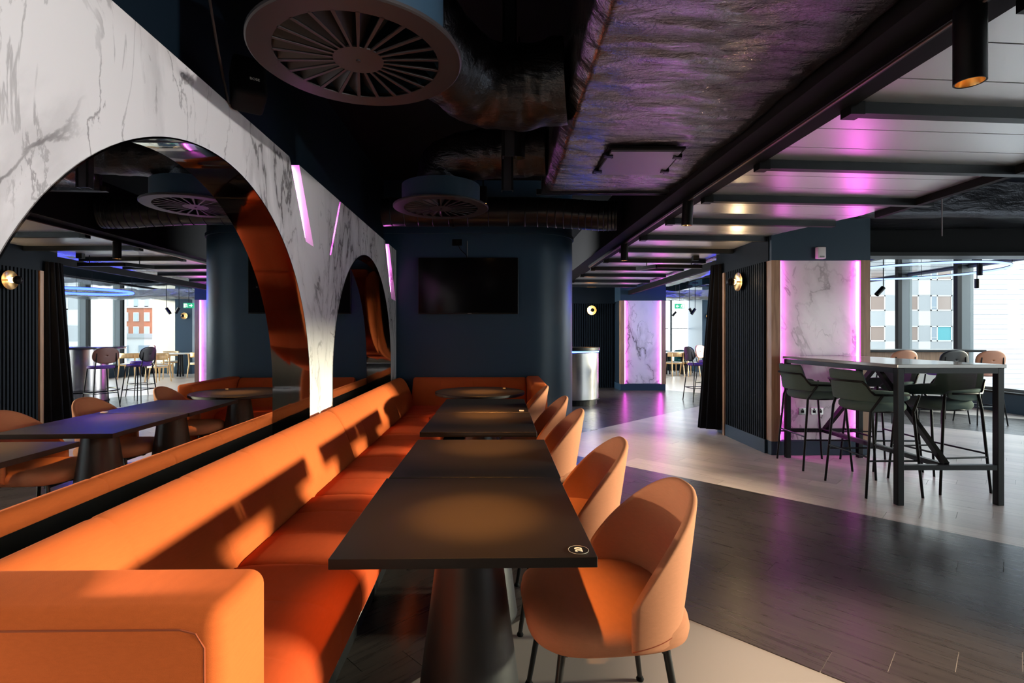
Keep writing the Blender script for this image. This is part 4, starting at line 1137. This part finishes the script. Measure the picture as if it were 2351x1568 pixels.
for (x, y, Y, tl, lab) in ((1552, 716, 15.5, .7, 'tilted small spotlight below the exit sign'), (1583, 708, 13.4, -.5, 'small spotlight leaning beside the exit sign'), (1596, 709, 12.6, .6, 'small tilted spotlight nearest the curtain')):
    hang_spot(pxy(x, y, Y), tl, lab)
# exit sign
c = pxy(1561, 703, 13.3)
ex = thing('exit_sign', (c[0], 13.3, c[2]-.07), 'green illuminated exit sign with a white arrow hung before far windows', 'sign')
part('box', MB().box(c[0]-.125, c[0]+.125, 13.3, 13.34, c[2]-.065, c[2]+.065), green_s, ex)
ar = [(-.02, .012), (-.075, .012), (-.055, .034), (-.075, .034), (-.105, 0), (-.075, -.034), (-.055, -.034), (-.075, -.012), (-.02, -.012)]
g = MB().prism(ar, 0, .002); g.v = [Vector((c[0]+p.x, 13.299-p.z, c[2]+p.y)) for p in g.v]; part('arrow', g, white_s, ex)
g = MB().box(c[0]+.065, c[0]+.112, 13.297, 13.2995, c[2]-.05, c[2]+.05); part('door_symbol', g, white_s, ex)
g = MB().prism([(.012, -.045), (.022, -.045), (.034, -.012), (.05, -.04), (.058, -.036), (.042, .0), (.05, .022), (.058, .012), (.064, .018), (.052, .034), (.03, .030), (.018, .014), (.024, .008), (.032, .018), (.03, .0)], 0, .002)
g.v = [Vector((c[0]+p.x, 13.299-p.z, c[2]+p.y)) for p in g.v]; part('running_figure', g, white_s, ex)
g = MB().lathe([(0, 0), (.008, 0), (.008, .002), (0, .002)], n=12); g.v = [Vector((c[0]+.05+p.x, 13.299-p.z, c[2]+.044+p.y)) for p in g.v]; part('figure_head', g, white_s, ex)
part('suspension_rod', MB().tube([(c[0], 13.32, c[2]+.06), (c[0], 13.32, ZC-.003)], .006, 6), black, ex)

# ------------------------------------------------------------------ far dining set
def wood_chair():
    t = thing('wooden_chair', (0, 0, 0), '', 'chair')     # faces +Y
    part('seat', MB().cushion((0, 0, 0), .225, .22, .435, .465, .015, 3, 28, 0), lightgrey, t, smooth=True, angle=60)
    part('seat_frame', MB().cushion((0, 0, 0), .23, .225, .40, .437, .006, 3, 28, 0), ash, t, smooth=True, angle=40)
    for sx in (-1, 1):
        part('leg', MB().tube([(sx*.185, .18, .43), (sx*.215, .215, 0)], [.022, .014], 8), ash, t, smooth=True)
        part('leg', MB().tube([(sx*.215, -.20, .74), (sx*.20, -.18, .43), (sx*.225, -.24, 0)], [.016, .022, .014], 8), ash, t, smooth=True)
    def fn(a, b):
        ph = (a*2-1)*R(80); return (.25*math.sin(ph), .03-.26*math.cos(ph)+0, .63+.15*b)
    part('backrest', MB().grid(fn, 20, 3), ash, t, smooth=True, angle=180, mods=[('sol', .022, 0)])
    return t
wc = wood_chair()
WC = [(5.6, 16.6, .25, 'pale wooden chair seen beyond the far pillar, nearer of the two'), (6.1, 16.62, .3, 'second pale wooden chair beyond the far pillar'),
      (6.95, 16.1, .1, 'pale wooden chair seen whole in the mirror by the far table'), (7.85, 16.05, -.2, 'pale wooden chair mirrored beside the pink-lit pillar edge'),
      (7.55, 17.6, PI, 'pale wooden chair on the window side of the far table'), (6.4, 15.0, -1.2, 'pale wooden chair mirrored behind the bar stools')]
for i, (x, y, rz, lab) in enumerate(WC): place(wc, i, (x, y, 0), rz, lab, 'wooden chairs at the far tables')
def ftable(c, w, d, lab):
    t = thing('dining_table', (c[0], c[1], 0), lab, 'table')
    part('tabletop', MB().box(c[0]-w/2, c[0]+w/2, c[1]-d/2, c[1]+d/2, .72, .75, .004, 1), whitel, t)
    for dx in (-w*.3, w*.3):
        for k in range(3): 
            a = k*2.1; part('leg', MB().tube([(c[0]+dx+.05*math.cos(a), c[1]+.05*math.sin(a), .72), (c[0]+dx+.09*math.cos(a), c[1]+.09*math.sin(a), 0)], .028, 8), black, t, smooth=True)
ftable((7.37, 16.9), 1.8, .8, 'white far dining table mirrored before the blue wall')
ftable((5.9, 17.4), .9, .7, 'white far dining table seen past the black curtain')
def tub(c, rz, lab):
    t = thing('tub_chair', (c[0], c[1], 0), lab, 'chair', 'teal tub chairs at the far window')
    M = Matrix.Translation((c[0], c[1], 0)) @ Matrix.Rotation(rz, 4, 'Z')
    part('seat', MB().cushion((0, 0, 0), .27, .27, .34, .46, .03, 2.6, 28, .01).xf(M), teal, t, smooth=True, angle=60)
    def fn(a, b):
        ph = -PI/2+(a*2-1)*R(115); return M @ Vector((.30*math.cos(ph), .30*math.sin(ph), .34+(.40+.06*math.cos((a*2-1)*1.5))*b))
    part('wrap_back', MB().grid(fn, 24, 6), teal, t, smooth=True, angle=180, mods=[('sol', .05, 0), ('sub', 1)])
    for sx in (-1, 1):
        for sy in (-1, 1): part('leg', MB().tube([M @ Vector((sx*.18, sy*.18, .36)), M @ Vector((sx*.24, sy*.24, 0))], .012, 8), black, t)
tub((5.75, 18.35), PI+.4, 'teal tub chair beside the far pillar by the window'); tub((6.5, 18.3), PI, 'teal tub chair behind the far white table')

# ------------------------------------------------------------------ outside
def facade_building(x0, y0, nx, nz, bw, fh, zb, label):
    t = thing('apartment_building', (x0+nx*bw/2, y0, zb), label, 'building')
    part('wall', MB().box(x0, x0+nx*bw, y0+.165, y0+6, zb, zb+nz*fh), cream, t)
    wi = 0
    for k in range(nz):
        z = zb+k*fh
        for i in range(nx):
            x = x0+i*bw
            part('spandrel_panel', MB().box(x+.03+bw*.36, x+bw-.03, y0+.15, y0+.3, z+.03, z+fh*.47), fgrey, t)
            part('white_panel', MB().box(x+.03, x+bw*.36-.03, y0+.13, y0+.3, z+.03, z+fh*.47), cream, t)
            part('grey_panel', MB().box(x+.03, x+bw*.36-.03, y0+.15, y0+.3, z+fh*.5, z+fh-.03), fgrey, t)
            w = part('window', MB().box(x+bw*.36, x+bw, y0+.12, y0+.3, z+fh*.49, z+fh*.53).box(x+bw*.36, x+bw, y0+.12, y0+.3, z+fh*.96, z+fh).box(x+bw*.36, x+bw*.39, y0+.12, y0+.3, z+fh*.49, z+fh).box(x+bw*.54, x+bw*.57, y0+.12, y0+.3, z+fh*.49, z+fh).box(x+bw*.97, x+bw, y0+.12, y0+.3, z+fh*.49, z+fh).box(x+bw*.39, x+bw*.54, y0+.12, y0+.3, z+fh*.60, z+fh*.62), cream, t)
            part('pane', MB().box(x+bw*.57, x+bw*.97, y0+.155, y0+.2, z+fh*.53, z+fh*.96), fteal if (i*3+k*5) % 7 == 2 else fwin, w)
            part('pane', MB().box(x+bw*.39, x+bw*.54, y0+.155, y0+.2, z+fh*.53, z+fh*.96), fdark, w)
    return t
facade_building(31.5, 46, 6, 6, 3.0, 2.75, -6.1, 'white and grey panelled apartment block outside the right windows')
cl = thing('clad_building', (41, 36, 0), 'pale building with fine horizontal cladding outside the right windows', 'building')
part('wall', MB().box(34.2, 46, 37.3, 37.9, -8, 16), fwhite2, cl)
for k in range(44):
    z = -4+k*.36; part('cladding_board', MB().box(34.1, 39.0 if k < 30 else 38.0, 37.2, 37.32, z, z+.34), fwhite2, cl)
bb = thing('brick_building', (70, 110, -14), 'far brick apartment block with white upper floors seen in the mirror', 'building')
by = 108
part('wall', MB().box(63, 78, by, by+10, -14, 7), brick, bb)
part('upper_floors', MB().box(63, 78, by-.1, by+10, 7, 22), cream, bb)
part('cornice', MB().box(62.8, 78.2, by-.3, by+10, 6.8, 7.2), cream, bb)
for i in range(7):
    for k in range(8):
        x = 63.6+i*2.1; z = -1.6+k*2.85
        w = part('window', MB().box(x, x+1.0, by-.25, by+.05, z, z+1.8), cream, bb); part('pane', MB().box(x+.1, x+.9, by-.3, by-.2, z+.1, z+1.7), fdark, w)
lw = thing('low_building', (40, 60, -6), 'low white flat-roofed building below the brick block in the mirror', 'building')
part('wall', MB().box(28, 70, 62, 70, -14, 1.0), cream, lw)
part('roof_edge', MB().box(27.8, 70.2, 61.8, 70, 1.0, 1.5), fgrey, lw)
for i in range(14):
    part('window', MB().box(30+i*2.6, 31.4+i*2.6, 61.85, 62.1, -1.6, .1), fdark, lw)
pb = thing('sun_blocker', (21, 2, -8), 'low grey block added outside the side windows to cut the low sun', 'building')  # unseen block, added so the sun enters only through the upper panes
part('wall', MB().box(20, 26, -9, 10.5, -8, 2.85), fgrey, pb)
part('roof_edge', MB().box(19.95, 26.05, -9.05, 10.55, 2.85, 2.95), fdark, pb)
struct('ground_outside', MB().box(9, 300, -60, 300, -16, -15), fgrey)

# ------------------------------------------------------------------ downlights over the tables
def downlight(p, tgt, power, label, size=23, lz=.126):
    t = thing('downlight', p, label, 'lamp')
    M = Matrix.Translation(p)
    part('housing', MB().lathe([(0, .16), (.04, .16), (.04, 0), (.034, 0), (.034, .13), (0, .13)], n=20).xf(M), black, t, smooth=True, angle=30)
    part('lamp', MB().lathe([(0, lz), (.03, lz+.001)], n=16).xf(M), warml, t)
    part('stem', MB().tube([(p[0], p[1], p[2]+.15), (p[0], p[1], ZC)], .008, 6), black, t)
    spot('downlight_beam', (p[0], p[1], p[2]-.004), tgt, power*.75, size*.72, 1.0, (1, .40, .085), .03)
    spot('downlight_spill', (p[0], p[1], p[2]-.004), tgt, power*.28, size*1.45, 1.0, (1, .40, .085), .03)
downlight((-.05, 1.60, 2.62), (-.08, 1.66, .75), 1100, 'ceiling downlight above the table with the 20 sticker')
downlight((.0, 2.2, 2.80), (-.08, 2.70, .75), 1100, 'ceiling downlight beside the near foil duct')
downlight((.12, 3.40, 2.50), (-.12, 3.75, .75), 1100, 'ceiling downlight between the two duct elbows')
downlight((-.17, 4.90, 2.58), (-.2, 5.25, .75), 1100, 'tiny lit ceiling downlight behind the farther diffuser', lz=.006)

# lamp added above the banquette end, stands in for sun bounced off the mirror
LX, LY, LZ = -1.07, .92, .91
t = thing('sun_bounce_lamp', (LX, LY, LZ-.02), 'small black lamp added above the banquette arm for mirror-bounced sunlight', 'lamp')
part('wall_plate', MB().lathe([(0, 0), (.035, 0), (.035, .012), (0, .012)], n=20).xf(Matrix.Translation((-1.232, LY-.02, LZ+.04)) @ Matrix.Rotation(PI/2, 4, 'Y')), black, t)
part('arm', MB().tube([(-1.22, LY-.02, LZ+.04), (-1.17, LY-.02, LZ+.04), (-1.12, LY-.01, LZ+.01)], .007, 8), black, t)
part('shade', MB().lathe([(0, .05), (.02, .045), (.036, -.03), (.033, -.03), (.017, .04), (0, .042)], n=24).xf(Matrix.Translation((-1.11, LY-.01, LZ+.005)) @ Matrix.Rotation(R(-75), 4, 'Y')), black, t, smooth=True, angle=40)
bd = [(LX+.08*math.cos(a), LY+.08*math.sin(a)) for a in [R(39-95)+R(190)*i/20 for i in range(21)]]
part('barn_door', MB().prism(bd, LZ-.017, LZ-.014), black, t)  # lip shaping the added beam, keeps it off the seats
spot('sun_bounce_beam', (LX, LY, LZ), (.45, 2.10, .82), 54, 68, .3, (1, .80, .58), .010)
